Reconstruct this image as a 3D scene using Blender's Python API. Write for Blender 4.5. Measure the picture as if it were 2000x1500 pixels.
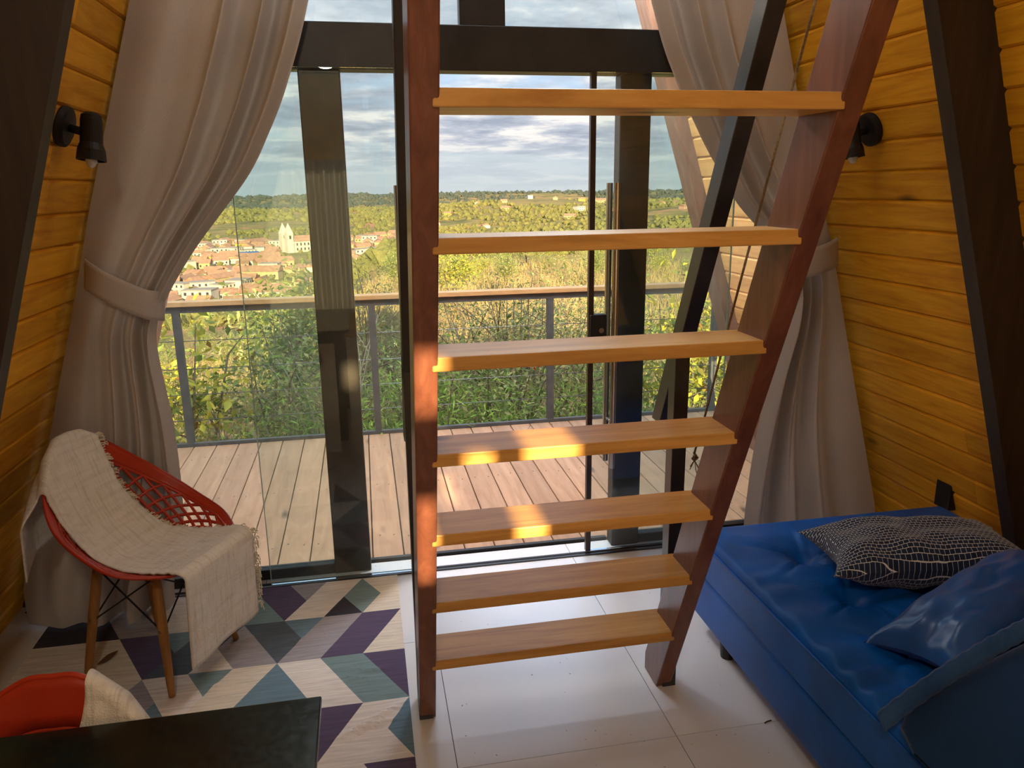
import bpy, bmesh, math, random
import numpy as np
from mathutils import Vector, Matrix, noise
random.seed(7); rng = np.random.default_rng(7)
R = math.radians; PI = math.pi
for o in list(bpy.data.objects): bpy.data.objects.remove(o)
S = bpy.context.scene; COL = S.collection

# ---------------------------------------------------------------- camera
CAM_H, PITCH, YAW, ROLL, FPX = 1.6, 14.32, 10.72, 0.76, 1500.0
p, y, r = R(PITCH), R(YAW), R(ROLL)
r0 = Vector((math.cos(y), -math.sin(y), 0))
FW = Vector((math.cos(p)*math.sin(y), math.cos(p)*math.cos(y), -math.sin(p)))
D0 = Vector((-math.sin(p)*math.sin(y), -math.sin(p)*math.cos(y), -math.cos(p)))
RT = math.cos(r)*r0 + math.sin(r)*D0
DN = -math.sin(r)*r0 + math.cos(r)*D0
CAMP = Vector((0, 0, CAM_H))
cd = bpy.data.cameras.new('camera'); cam = bpy.data.objects.new('camera', cd); COL.objects.link(cam)
m = Matrix((( RT.x, -DN.x, -FW.x, 0), (RT.y, -DN.y, -FW.y, 0), (RT.z, -DN.z, -FW.z, CAM_H), (0, 0, 0, 1)))
cam.matrix_world = m
cd.sensor_fit = 'HORIZONTAL'; cd.sensor_width = 36; cd.lens = 36*FPX/2000; cd.clip_start = .03; cd.clip_end = 12000
S.camera = cam
def ray(u, v): return FW + RT*((u-1000)/FPX) + DN*((v-750)/FPX)
def on_y(u, v, Y): d = ray(u, v); return CAMP + d*(Y/d.y)          # pixel onto a plane facing the glass front
def on_z(u, v, z=0): d = ray(u, v); return CAMP + d*((z-CAM_H)/d.z)  # pixel onto a level plane

# ---------------------------------------------------------------- world, sun, exposure
S.view_settings.view_transform = 'Standard'; S.view_settings.look = 'None'
S.view_settings.gamma = 1; S.view_settings.use_curve_mapping = False
S.view_settings.exposure = 1.75
SKY = .315; FILL_GABLE = 1.6; FILL_PORCH = 26.0; FILL_LOFT = 24.0  # sky brightness, then strengths of the added fill globes
SUN_EL, SUN_AZ = 17.0, 0.0       # low sun behind the cabin
w = bpy.data.worlds.new('sky'); S.world = w; w.use_nodes = True
nt = w.node_tree; nt.nodes.clear()
def N(nt, t, **kw):
    n = nt.nodes.new(t)
    for k, v in kw.items():
        if k == 'inp':
            for a, b in v.items():
                if hasattr(b, 'is_output') : nt.links.new(b, n.inputs[a])
                else: n.inputs[a].default_value = b
        else: setattr(n, k, v)
    return n
def ramp(nt, fac, stops, interp='LINEAR'):
    n = nt.nodes.new('ShaderNodeValToRGB'); n.color_ramp.interpolation = interp
    e = n.color_ramp.elements
    while len(e) < len(stops): e.new(.5)
    for i, (q, c) in enumerate(stops):
        e[i].position = q; e[i].color = (*c, 1) if len(c) == 3 else c
    nt.links.new(fac, n.inputs[0]); return n.outputs[0]
def mix(nt, fac, a, b, mode='MIX'):
    n = nt.nodes.new('ShaderNodeMix'); n.data_type = 'RGBA'; n.blend_type = mode
    for s, v in ((0, fac), (6, a), (7, b)):
        if hasattr(v, 'is_output'): nt.links.new(v, n.inputs[s])
        else: n.inputs[s].default_value = (*v, 1) if isinstance(v, tuple) and len(v) == 3 else v
    return n.outputs[2]
tc = N(nt, 'ShaderNodeTexCoord')
sx = N(nt, 'ShaderNodeSeparateXYZ', inp={0: tc.outputs['Generated']})
zc = N(nt, 'ShaderNodeMath', operation='MAXIMUM', inp={0: sx.outputs[2], 1: 0.0})
zd = N(nt, 'ShaderNodeMath', operation='ADD', inp={0: zc.outputs[0], 1: .10})
px_ = N(nt, 'ShaderNodeMath', operation='DIVIDE', inp={0: sx.outputs[0], 1: zd.outputs[0]})
py_ = N(nt, 'ShaderNodeMath', operation='DIVIDE', inp={0: sx.outputs[1], 1: zd.outputs[0]})
cv = N(nt, 'ShaderNodeCombineXYZ', inp={0: px_.outputs[0], 1: py_.outputs[0], 2: 3.1})
n1 = N(nt, 'ShaderNodeTexNoise', inp={'Vector': cv.outputs[0], 'Scale': .75, 'Detail': 9.0, 'Roughness': .55, 'Distortion': .35})
n2 = N(nt, 'ShaderNodeTexNoise', inp={'Vector': cv.outputs[0], 'Scale': 1.7, 'Detail': 7.0, 'Roughness': .6})
clear = ramp(nt, zc.outputs[0], [(0, (.62, .68, .70)), (.06, (.55, .63, .68)), (.12, (.44, .60, .76)), (.22, (.20, .45, .80)), (1, (.12, .28, .6))])
shade = ramp(nt, n2.outputs[0], [(.38, (.34, .38, .46)), (.5, (.50, .53, .60)), (.60, (.86, .82, .78))])
cover = ramp(nt, n1.outputs[0], [(.36, (0, 0, 0)), (.50, (1, 1, 1))])
low = ramp(nt, zc.outputs[0], [(.0, (.15, .15, .15)), (.025, (.30, .30, .30)), (.06, (1, 1, 1))])
cf = N(nt, 'ShaderNodeMath', operation='MULTIPLY', inp={0: cover, 1: low})
skyc = mix(nt, cf.outputs[0], clear, shade)
grad = N(nt, 'ShaderNodeMath', operation='MULTIPLY_ADD', inp={0: zc.outputs[0], 1: 2.0, 2: 1.0})   # overcast sky: zenith three times the horizon
stg = N(nt, 'ShaderNodeMath', operation='MULTIPLY', inp={0: grad.outputs[0], 1: SKY})
bg = N(nt, 'ShaderNodeBackground', inp={0: skyc, 1: stg.outputs[0]})
nt.links.new(bg.outputs[0], N(nt, 'ShaderNodeOutputWorld').inputs[0])
sd = bpy.data.lights.new('sun', 'SUN'); sun = bpy.data.objects.new('sun', sd); COL.objects.link(sun)
sd.energy = 5.6; sd.color = (1, .74, .42); sd.angle = R(.6)
sun.rotation_euler = (R(90-SUN_EL), 0, R(SUN_AZ))   # shines towards +Y and down
sun.location = (0, -8, 6)

# ---------------------------------------------------------------- materials
MATS = {}
def base(name, rough=.6, spec=.4, metal=0.0, sheen=0.0, coat=0.0):
    m = bpy.data.materials.new(name); m.use_nodes = True; MATS[name] = m
    nt = m.node_tree; b = nt.nodes['Principled BSDF']
    b.inputs['Roughness'].default_value = rough; b.inputs['Metallic'].default_value = metal
    b.inputs['Specular IOR Level'].default_value = spec
    b.inputs['Sheen Weight'].default_value = sheen; b.inputs['Coat Weight'].default_value = coat
    return m, nt, b
def coords(nt, scale=(1, 1, 1), rnd=True):
    t = N(nt, 'ShaderNodeTexCoord'); v = t.outputs['Object']
    if rnd:
        oi = N(nt, 'ShaderNodeObjectInfo')
        k = N(nt, 'ShaderNodeMath', operation='MULTIPLY', inp={0: oi.outputs['Random'], 1: 37.0})
        v = N(nt, 'ShaderNodeVectorMath', operation='ADD', inp={0: v, 1: k.outputs[0]}).outputs[0]
    return N(nt, 'ShaderNodeMapping', inp={'Vector': v, 'Scale': scale}).outputs[0]
def bump(nt, b, h, s=.2, d=.01):
    n = N(nt, 'ShaderNodeBump', inp={'Strength': s, 'Distance': d, 'Height': h})
    nt.links.new(n.outputs[0], b.inputs['Normal'])
def plain(name, c1, c2=None, rough=.6, scale=6, bs=0.0, **kw):
    m, nt, b = base(name, rough, **kw)
    c2 = c2 or tuple(x*.8 for x in c1)
    n = N(nt, 'ShaderNodeTexNoise', inp={'Vector': coords(nt), 'Scale': scale, 'Detail': 4.0})
    nt.links.new(ramp(nt, n.outputs[0], [(.35, c1), (.7, c2)]), b.inputs['Base Color'])
    if bs: bump(nt, b, n.outputs[0], bs)
    return m
def wood(name, ca, cb, cc, axis=1, rough=.45, grain=9, knots=True, spec=.4, coat=0.0, vary=.25):
    m, nt, b = base(name, rough, spec=spec, coat=coat)
    sc = [grain]*3; sc[axis] = grain*.09
    v = coords(nt, tuple(sc))
    n = N(nt, 'ShaderNodeTexNoise', inp={'Vector': v, 'Scale': 3.0, 'Detail': 6.0, 'Roughness': .65, 'Distortion': .6})
    col = ramp(nt, n.outputs[0], [(.3, ca), (.5, cb), (.72, cc)])
    if knots:
        s2 = [5.0]*3; s2[axis] = 1.7
        vo = N(nt, 'ShaderNodeTexVoronoi', inp={'Vector': coords(nt, tuple(s2)), 'Scale': 1.0})
        k = ramp(nt, vo.outputs['Distance'], [(.05, (1, 1, 1)), (.13, (0, 0, 0))])
        col = mix(nt, k, col, tuple(x*.3 for x in cc))
    oi = N(nt, 'ShaderNodeObjectInfo')
    val = N(nt, 'ShaderNodeMapRange', inp={0: oi.outputs['Random'], 3: 1-vary, 4: 1+vary*.6})
    h = N(nt, 'ShaderNodeHueSaturation', inp={'Value': val.outputs[0], 'Color': col})
    nt.links.new(h.outputs[0], b.inputs['Base Color'])
    bump(nt, b, n.outputs[0], .12, .004)
    return m
wood('pine_wall', (.86, .46, .030), (.74, .36, .018), (.54, .21, .008), 1, .5, spec=.25)
wood('pine_soffit', (.85, .52, .22), (.78, .44, .16), (.60, .30, .09), 1, .5)
wood('deck_wood', (.46, .295, .185), (.40, .24, .145), (.31, .18, .10), 1, .5, vary=.15, spec=.3)
wood('tread_wood', (.72, .40, .12), (.60, .31, .08), (.44, .20, .045), 0, .38, vary=.2)
wood('stringer_wood', (.25, .095, .055), (.19, .066, .037), (.125, .040, .022), 2, .28, knots=False, spec=.5)
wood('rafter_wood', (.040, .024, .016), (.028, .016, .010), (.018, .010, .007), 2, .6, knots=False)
wood('beam_outside', (.30, .16, .11), (.22, .11, .075), (.15, .07, .045), 2, .6, knots=False)
wood('cap_wood', (.70, .46, .24), (.60, .36, .16), (.42, .24, .10), 0, .5)
wood('leg_wood', (.50, .26, .09), (.40, .19, .055), (.28, .12, .03), 2, .4, knots=False)
plain('black_frame', (.030, .026, .024), (.018, .016, .015), .45, 12)
plain('brown_frame', (.055, .033, .022), (.030, .019, .013), .35, 12)
plain('dark_rail', (.022, .020, .021), (.035, .033, .035), .35, 14, spec=.6)
plain('steel_grey', (.060, .062, .066), (.085, .086, .09), .5, 20)
plain('cable', (.10, .10, .10), None, .4, metal=.7)
plain('chrome', (.62, .58, .54), None, .22, metal=1.0)
plain('black_metal', (.010, .010, .011), (.016, .016, .017), .5)
plain('black_plastic', (.012, .012, .013), None, .4)
plain('red_plastic', (.44, .036, .012), (.36, .028, .010), .35, 4)
plain('bulb_glass', (.75, .75, .72), None, .1)
plain('brass', (.55, .40, .2), None, .3, metal=1.0)
plain('rope', (.32, .26, .18), (.16, .12, .08), .9, 160)
plain('dry_leaf', (.16, .07, .03), (.10, .05, .02), .8)
plain('twig', (.05, .035, .02), None, .9)
plain('concrete', (.35, .34, .33), None, .8)
# curtain cloth: cloth with a little light passing through
def cloth(name, c1, c2, trans=.25, tcol=None, weave=420, rough=.9, sheen=.15, bs=.12):
    m, nt, b = base(name, rough, spec=.22 if 'velvet' in name else .4 if 'satin' in name else .15, sheen=sheen)
    v = coords(nt, rnd=False)
    n = N(nt, 'ShaderNodeTexNoise', inp={'Vector': v, 'Scale': 5.0, 'Detail': 3.0})
    n2 = N(nt, 'ShaderNodeTexNoise', inp={'Vector': v, 'Scale': weave, 'Detail': 2.0})
    c = ramp(nt, n.outputs[0], [(.35, c1), (.68, c2)])
    c = mix(nt, .25, c, mix(nt, 1.0, c, ramp(nt, n2.outputs[0], [(.35, (.55,)*3), (.65, (1.2,)*3)]), 'MULTIPLY'))
    nt.links.new(c, b.inputs['Base Color']); bump(nt, b, n2.outputs[0], bs, .002)
    if trans:
        t = N(nt, 'ShaderNodeBsdfTranslucent', inp={0: (*(tcol or c1), 1)})
        mx = N(nt, 'ShaderNodeMixShader', inp={0: trans, 1: b.outputs[0], 2: t.outputs[0]})
        nt.links.new(mx.outputs[0], nt.nodes['Material Output'].inputs[0])
    return m
cloth('curtain_cloth', (.56, .50, .46), (.52, .47, .44), .12)
cloth('rear_curtain', (.70, .66, .60), (.66, .62, .56), .3)
def throw_mat():
    m, nt, b = base('throw_cloth', .95, spec=.1, sheen=.1)
    v = coords(nt, rnd=False)
    big = N(nt, 'ShaderNodeTexNoise', inp={'Vector': N(nt, 'ShaderNodeMapping', inp={'Vector': v, 'Scale': (60, 5, 60)}).outputs[0], 'Scale': 1.0, 'Detail': 4.0, 'Roughness': .6})
    sl = N(nt, 'ShaderNodeTexNoise', inp={'Vector': N(nt, 'ShaderNodeMapping', inp={'Vector': v, 'Scale': (9, 120, 9)}).outputs[0], 'Scale': 1.0, 'Detail': 3.0, 'Roughness': .7})
    wv = N(nt, 'ShaderNodeTexNoise', inp={'Vector': v, 'Scale': 330.0, 'Detail': 1.0})
    c = ramp(nt, big.outputs[0], [(.3, (.78, .74, .68)), (.5, (.88, .86, .82)), (.7, (.92, .91, .89))])
    c = mix(nt, .75, c, ramp(nt, sl.outputs[0], [(.3, (.70, .68, .66)), (.5, (1, 1, 1))]), 'MULTIPLY')
    nt.links.new(c, b.inputs['Base Color'])
    h = mix(nt, .5, big.outputs[0], wv.outputs[0]); bump(nt, b, h, .7, .006)
    t = N(nt, 'ShaderNodeBsdfTranslucent', inp={0: (.72, .55, .30, 1)})
    mx = N(nt, 'ShaderNodeMixShader', inp={0: .15, 1: b.outputs[0], 2: t.outputs[0]}); nt.links.new(mx.outputs[0], nt.nodes['Material Output'].inputs[0])
throw_mat()
cloth('fringe_cloth', (.75, .68, .57), (.66, .57, .45), 0)
cloth('velvet_blue', (.002, .105, .50), (.002, .065, .30), 0, weave=300, rough=.42, sheen=0, bs=.05)
cloth('satin_blue', (.010, .10, .40), (.006, .05, .22), 0, weave=300, rough=.25, sheen=.1, bs=.03)
cloth('denim_blue', (.003, .04, .15), (.002, .028, .10), 0, weave=300, rough=.7, sheen=.15)
cloth('stitch_blue', (.03, .10, .30), (.012, .05, .18), 0, weave=120)
def tile_mat():
    m, nt, b = base('porcelain', .24, spec=.55)
    v = coords(nt)
    n = N(nt, 'ShaderNodeTexNoise', inp={'Vector': v, 'Scale': 3.0, 'Detail': 5.0})
    g = N(nt, 'ShaderNodeTexNoise', inp={'Vector': v, 'Scale': 55.0, 'Detail': 3.0})
    c = ramp(nt, n.outputs[0], [(.3, (.66, .68, .73)), (.7, (.74, .75, .78))])
    spots = ramp(nt, g.outputs[0], [(.235, (.3, .27, .24)), (.27, (1, 1, 1))])
    nt.links.new(mix(nt, 1.0, c, spots, 'MULTIPLY'), b.inputs['Base Color'])
    ro = N(nt, 'ShaderNodeMapRange', inp={0: n.outputs[0], 3: .15, 4: .30}); nt.links.new(ro.outputs[0], b.inputs['Roughness'])
tile_mat()
plain('grout', (.26, .25, .25), None, .9)
def glass_mat(name, tint=(.93, .97, .95), gloss=.035, veil=.03):
    m = bpy.data.materials.new(name); m.use_nodes = True; MATS[name] = m
    nt = m.node_tree; nt.nodes.clear()
    fr = N(nt, 'ShaderNodeFresnel', inp={'IOR': 1.45})
    t = N(nt, 'ShaderNodeBsdfTransparent', inp={0: (*tint, 1)})
    g = N(nt, 'ShaderNodeBsdfGlossy', inp={0: (1, 1, 1, 1), 'Roughness': 0.0})
    d = N(nt, 'ShaderNodeBsdfDiffuse', inp={0: (.7, .75, .74, 1)})
    s = N(nt, 'ShaderNodeBsdfTranslucent', inp={0: (.7, .75, .74, 1)})
    ds = N(nt, 'ShaderNodeMixShader', inp={0: .5, 1: d.outputs[0], 2: s.outputs[0]})
    nz = N(nt, 'ShaderNodeTexNoise', inp={'Vector': N(nt, 'ShaderNodeTexCoord').outputs['Object'], 'Scale': 2.2, 'Detail': 6.0})
    vf = N(nt, 'ShaderNodeMapRange', inp={0: nz.outputs[0], 1: .3, 2: .75, 3: 0.0, 4: veil*2})
    a = N(nt, 'ShaderNodeMixShader', inp={0: vf.outputs[0], 1: t.outputs[0], 2: ds.outputs[0]})
    mx = N(nt, 'ShaderNodeMixShader', inp={0: fr.outputs[0], 1: a.outputs[0], 2: g.outputs[0]})
    nt.links.new(mx.outputs[0], N(nt, 'ShaderNodeOutputMaterial').inputs[0])
glass_mat('glass', veil=.025); glass_mat('dusty_glass', veil=.06)
plain('glass_edge', (.45, .60, .55), None, .15, spec=.8)
def black_glass():
    m, nt, b = base('table_glass', .12, spec=.5)
    n = N(nt, 'ShaderNodeTexNoise', inp={'Vector': coords(nt, rnd=False), 'Scale': 4.0, 'Detail': 3.0})
    nt.links.new(ramp(nt, n.outputs[0], [(.4, (.006, .009, .008)), (.62, (.008, .022, .018))]), b.inputs['Base Color'])
    g = N(nt, 'ShaderNodeTexNoise', inp={'Vector': coords(nt, rnd=False), 'Scale': 90.0, 'Detail': 3.0})
    ro = N(nt, 'ShaderNodeMapRange', inp={0: g.outputs[0], 3: .08, 4: .3}); nt.links.new(ro.outputs[0], b.inputs['Roughness'])
black_glass()
def pillow_print():
    m, nt, b = base('pillow_print', .8, spec=.2, sheen=.2)
    v = coords(nt, rnd=False)
    nz = N(nt, 'ShaderNodeTexNoise', inp={'Vector': v, 'Scale': 9.0, 'Detail': 2.0})
    off = N(nt, 'ShaderNodeVectorMath', operation='SCALE', inp={0: nz.outputs['Color'], 'Scale': .014})
    vv = N(nt, 'ShaderNodeMapping', inp={'Vector': N(nt, 'ShaderNodeVectorMath', operation='ADD', inp={0: v, 1: off.outputs[0]}).outputs[0], 'Scale': (1, 1, 0)})
    br = N(nt, 'ShaderNodeTexBrick', inp={'Vector': vv.outputs[0], 'Scale': 40.0, 'Mortar Size': .024, 'Mortar Smooth': .3, 'Brick Width': .62, 'Row Height': .42,
        'Color1': (.008, .016, .05, 1), 'Color2': (.012, .03, .09, 1), 'Mortar': (.72, .76, .8, 1)})
    nt.links.new(br.outputs[0], b.inputs['Base Color'])
pillow_print()
def rug_mat(name, c):
    m, nt, b = base(name, .85, spec=.15)
    v = coords(nt, (6, 90, 1), rnd=False)
    n = N(nt, 'ShaderNodeTexNoise', inp={'Vector': v, 'Scale': 1.0, 'Detail': 5.0, 'Roughness': .7})
    nt.links.new(ramp(nt, n.outputs[0], [(.3, tuple(x*.74 for x in c)), (.55, c), (.75, tuple(min(1, x*1.16) for x in c))]), b.inputs['Base Color'])
    bump(nt, b, n.outputs[0], .1, .002)
RUGC = dict(light=(.80, .76, .74), cream=(.76, .70, .61), grey=(.36, .345, .39), purple=(.115, .09, .165), dark=(.055, .052, .075), teal=(.21, .31, .34), blue=(.16, .26, .35), slate=(.10, .125, .16))
for k, c in RUGC.items(): rug_mat('rug_'+k, c)

# ---------------------------------------------------------------- mesh helpers
ORG = {}
def link(o): COL.objects.link(o); return o
def tag(o, label=None, cat=None, group=None, kind=None):
    if label: o['label'] = label
    if cat: o['category'] = cat
    if group: o['group'] = group
    if kind: o['kind'] = kind
    return o
def empty(name, loc=(0, 0, 0)):
    o = bpy.data.objects.new(name, None); o.empty_display_size = .1; o.location = loc; ORG[o.name] = Vector(loc); return link(o)
class MB:
    def __init__(s): s.v = []; s.f = []; s.mi = []; s.cur = 0
    def add(s, vs, fs):
        n = len(s.v); s.v += [tuple(q) for q in vs]; s.f += [tuple(i+n for i in q) for q in fs]; s.mi += [s.cur]*len(fs); return s
    def box(s, lo, hi, M=None, ch=0.0):
        bm = bmesh.new(); bmesh.ops.create_cube(bm, size=1)
        c = (Vector(lo)+Vector(hi))/2; d = Vector(hi)-Vector(lo)
        for q in bm.verts: q.co = Vector((q.co.x*d.x, q.co.y*d.y, q.co.z*d.z))+c
        if ch: bmesh.ops.bevel(bm, geom=list(bm.edges), offset=ch, segments=1, affect='EDGES')
        return s.bm(bm, M)
    def bm(s, bm, M=None):
        bm.verts.index_update(); vs = [(M @ q.co if M else q.co.copy()) for q in bm.verts]
        s.add(vs, [[q.index for q in f.verts] for f in bm.faces]); bm.free(); return s
    def tube(s, pts, rad, n=8, cap=True):
        pts = [Vector(q) for q in pts]; k = len(pts); rad = rad if isinstance(rad, (list, tuple)) else [rad]*k
        vs = []; ref = None
        for i, q in enumerate(pts):
            t = (pts[min(i+1, k-1)]-pts[max(i-1, 0)]).normalized()
            if ref is None: ref = Vector((0, 0, 1)) if abs(t.z) < .9 else Vector((1, 0, 0))
            a = t.cross(ref).normalized(); b = t.cross(a).normalized(); ref = -b if False else ref
            for j in range(n):
                an = 2*PI*j/n; vs.append(q + a*math.cos(an)*rad[i] + b*math.sin(an)*rad[i])
        fs = [(i*n+j, i*n+(j+1) % n, (i+1)*n+(j+1) % n, (i+1)*n+j) for i in range(k-1) for j in range(n)]
        if cap: fs += [tuple(range(n-1, -1, -1)), tuple((k-1)*n+j for j in range(n))]
        return s.add(vs, fs)
    def bar(s, a, b, w, h, up=(0, 0, 1)):      # rectangular bar between two points; w sideways, h along 'up'
        a, b = Vector(a), Vector(b); t = (b-a).normalized(); x = t.cross(Vector(up)).normalized(); u = x.cross(t)
        vs = [q + x*i*w/2 + u*j*h/2 for q in (a, b) for i, j in ((-1, -1), (1, -1), (1, 1), (-1, 1))]
        return s.add(vs, [(0, 1, 2, 3), (7, 6, 5, 4), (0, 4, 5, 1), (1, 5, 6, 2), (2, 6, 7, 3), (3, 7, 4, 0)])
    def prism(s, poly, axis, lo, hi):          # polygon in the two other axes, extruded along an axis
        def P(q, t):
            l = list(q); l.insert(axis, t); return tuple(l)
        n = len(poly); vs = [P(q, lo) for q in poly]+[P(q, hi) for q in poly]
        return s.add(vs, [tuple(range(n))[::-1], tuple(range(n, 2*n))]+[(i, (i+1) % n, n+(i+1) % n, n+i) for i in range(n)])
    def lathe(s, prof, n=24, M=None):
        vs = []
        for (rr, zz) in prof:
            for j in range(n):
                q = Vector((rr*math.cos(2*PI*j/n), rr*math.sin(2*PI*j/n), zz)); vs.append(M @ q if M else q)
        k = len(prof); fs = [(i*n+j, i*n+(j+1) % n, (i+1)*n+(j+1) % n, (i+1)*n+j) for i in range(k-1) for j in range(n)]
        fs += [tuple(range(n-1, -1, -1)), tuple((k-1)*n+j for j in range(n))]
        return s.add(vs, fs)
    def grid(s, fn, nu, nv, closeu=False):
        vs = [fn(i/nu, j/nv) for j in range(nv+1) for i in range(nu+1)]
        fs = [(j*(nu+1)+i, j*(nu+1)+i+1, (j+1)*(nu+1)+i+1, (j+1)*(nu+1)+i) for j in range(nv) for i in range(nu)]
        return s.add(vs, fs)
    def build(s, name, mat, parent=None, smooth=False, solid=0.0, sub=0, bev=0.0):
        me = bpy.data.meshes.new(name)
        if parent is not None: org = ORG[parent.name]
        else:
            a = np.array([tuple(q) for q in s.v]); org = Vector((float(a[:, 0].mean()), float(a[:, 1].mean()), float(a[:, 2].min())))
        me.from_pydata([tuple(Vector(q)-org) for q in s.v], [], s.f)
        for mm in (mat if isinstance(mat, (list, tuple)) else [mat]): me.materials.append(MATS[mm])
        me.polygons.foreach_set('material_index', s.mi)
        if smooth: me.polygons.foreach_set('use_smooth', [True]*len(me.polygons))
        me.update()
        o = bpy.data.objects.new(name, me); link(o); ORG[o.name] = Vector(org)
        if parent is not None: o.parent = parent
        else: o.location = org
        if solid: q = o.modifiers.new('s', 'SOLIDIFY'); q.thickness = solid; q.offset = 0
        if bev:
            q = o.modifiers.new('b', 'BEVEL'); q.width = bev; q.segments = 2; q.limit_method = 'ANGLE'
        if sub: q = o.modifiers.new('u', 'SUBSURF'); q.levels = sub; q.render_levels = sub
        return o
def interp(tab, x):
    xs = [a for a, b in tab]; ys = [b for a, b in tab]
    return float(np.interp(x, xs, ys))
def sm(a, b, x):
    t = min(1, max(0, (x-a)/(b-a))); return t*t*(3-2*t)

# ---------------------------------------------------------------- room shell
T = .32; XR, XL = 2.40, -1.44           # sloping walls: X = XR - T z, X = XL + T z
YB, YG, YE = -2.6, 3.10, 4.22            # back wall, glass front, end of the roof outside
def wx(side, z, off=0.0): return (XR-off-T*z) if side > 0 else (XL+off+T*z)
ZAP = (XR-XL)/2/T
fl = MB().box((XL-.2, YB-.1, -.14), (XR+.2, YG+.07, -.012)).build('floor', 'grout'); tag(fl, kind='structure')
TS = .66; tx0, ty0 = .178, 1.847; tmesh = {}
for i in range(-3, 4):
    for j in range(-7, 3):
        x0, y0 = tx0+i*TS, ty0+j*TS; x1, y1 = x0+TS, y0+TS
        x0, x1, y0, y1 = max(x0, XL-.05), min(x1, XR+.05), max(y0, YB), min(y1, YG+.06)
        if x1-x0 < .03 or y1-y0 < .03: continue
        MB().box((x0+.0012, y0+.0012, -.0118), (x1-.0012, y1-.0012, 0)).build('tile', 'porcelain', fl)
PP = .1035
def plank_profile(side, z0, hw, th=.018):
    # cross-section (x, z) of one board lying on the sloping wall
    n = Vector((-side, -T)).normalized(); t = Vector((-side*T, 1)).normalized()
    c = Vector((wx(side, z0), z0)); L = PP/t.y/2*.990; g = .009
    return [tuple(c + t*a + n*b) for a, b in ((-L, -.004), (-L, th-g), (-L+g, th), (L-g, th), (L, th-g), (L, -.004))]
for side, nm in ((-1, 'wall_left'), (1, 'wall_right')):
    o = .02
    poly = [(wx(side, -.05, -o), -.05), (wx(side, ZAP, -o*.2), ZAP), (wx(side, ZAP, -.16), ZAP+.05), (wx(side, -.05, -.18), -.05)]
    b = MB().prism(poly, 1, YB-.1, YE)
    # prism polygon is (x, z) extruded along y
    wl = b.build(nm, 'pine_wall'); tag(wl, kind='structure')
    for k in range(40):
        z0 = .0 + PP*(k+.5)-.01
        pr = plank_profile(side, z0, 0)
        cuts = [YB+.01]; yy = YB+random.uniform(.6, 2.4)
        while yy < 2.6: cuts.append(yy); yy += random.uniform(1.3, 2.8)
        cuts.append(YG-.02)
        for a, c in zip(cuts, cuts[1:]):
            if c < .3 and z0 > .3 and False: continue
            MB().prism(pr, 1, a+.0008, c-.0008).build('plank', 'pine_wall', wl)
        MB().prism(pr, 1, YG+.07, YE-.01).build('plank', 'pine_soffit', wl)
    for k, (ya, yb, dep) in enumerate(((-1.2, -1.15, .19), (.35, .40, .19), (1.985, 2.04, .19))):
        pl = [(wx(side, 0, -.01), 0), (wx(side, 0, dep), 0), (wx(side, 5.2, dep), 5.2), (wx(side, 5.2, -.01), 5.2)]
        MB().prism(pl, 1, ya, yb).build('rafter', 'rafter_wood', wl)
    pl = [(wx(side, -.3, -.01), -.3), (wx(side, -.3, .09), -.3), (wx(side, 5.6, .09), 5.6), (wx(side, 5.6, -.01), 5.6)]
    MB().prism(pl, 1, YE-.12, YE+.02).build('end_rafter', 'beam_outside', wl)
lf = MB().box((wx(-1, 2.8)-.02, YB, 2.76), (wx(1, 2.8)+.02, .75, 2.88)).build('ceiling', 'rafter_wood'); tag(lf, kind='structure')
# back wall with windows (behind the viewpoint)
def back_wall():
    # two wide curtained windows and a few unseen slots added to shape the sun patches
    holes = [(-1.02, -.12, .35, 1.85), (.60, 1.62, .35, 1.85), (.345, .467, 2.24, 2.42), (.345, .413, 1.95, 2.20), (.205, .262, 2.27, 2.35), (.085, .150, 2.42, 2.58), (.085, .135, 1.97, 2.24), (-.098, -.054, 2.57, 2.69)]
    xs = sorted({XL-.3, XR+.3, *[h[0] for h in holes], *[h[1] for h in holes]})
    zs = sorted({-.1, *[h[2] for h in holes], *[h[3] for h in holes], *[.25*k for k in range(1, 12)]})
    b = MB()
    for z0, z1 in zip(zs, zs[1:]):
        a, c = wx(-1, z1, -.1), wx(1, z1, -.1)
        for x0, x1 in zip(xs, xs[1:]):
            cx, cz = (x0+x1)/2, (z0+z1)/2
            if any(h[0] < cx < h[1] and h[2] < cz < h[3] for h in holes): continue
            x0, x1 = max(x0, a), min(x1, c)
            if x1 > x0: b.box((x0, YB-.12, z0), (x1, YB-.02, z1))
    zt_ = zs[-1]
    b.prism([(wx(-1, zt_, -.1), zt_), (wx(1, zt_, -.1), zt_), ((XL+XR)/2, ZAP+.2)], 1, YB-.12, YB-.02)
    tag(b.build('wall_back', 'pine_wall'), kind='structure')
    for k, h in enumerate(holes[:2]):
        tag(MB().box((h[0], YB-.08, h[2]), (h[1], YB-.074, h[3])).build('window_%d' % (k+1), 'glass'), kind='structure')
    for k, h in enumerate(holes[:2]):
        def fn(u, v): return (h[0]-.06+(h[1]-h[0]+.12)*u, YB+.09+.045*math.sin(u*60), h[2]-.06+(h[3]-h[2]+.12)*v)
        o = MB().grid(fn, 200, 2).build('rear_curtain', 'rear_curtain', smooth=True)
        tag(o, 'pale curtain closed over the wide back window %s' % ('behind the table' if k == 0 else 'behind the sofa'), 'curtain', 'rear curtains')
back_wall()

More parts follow.
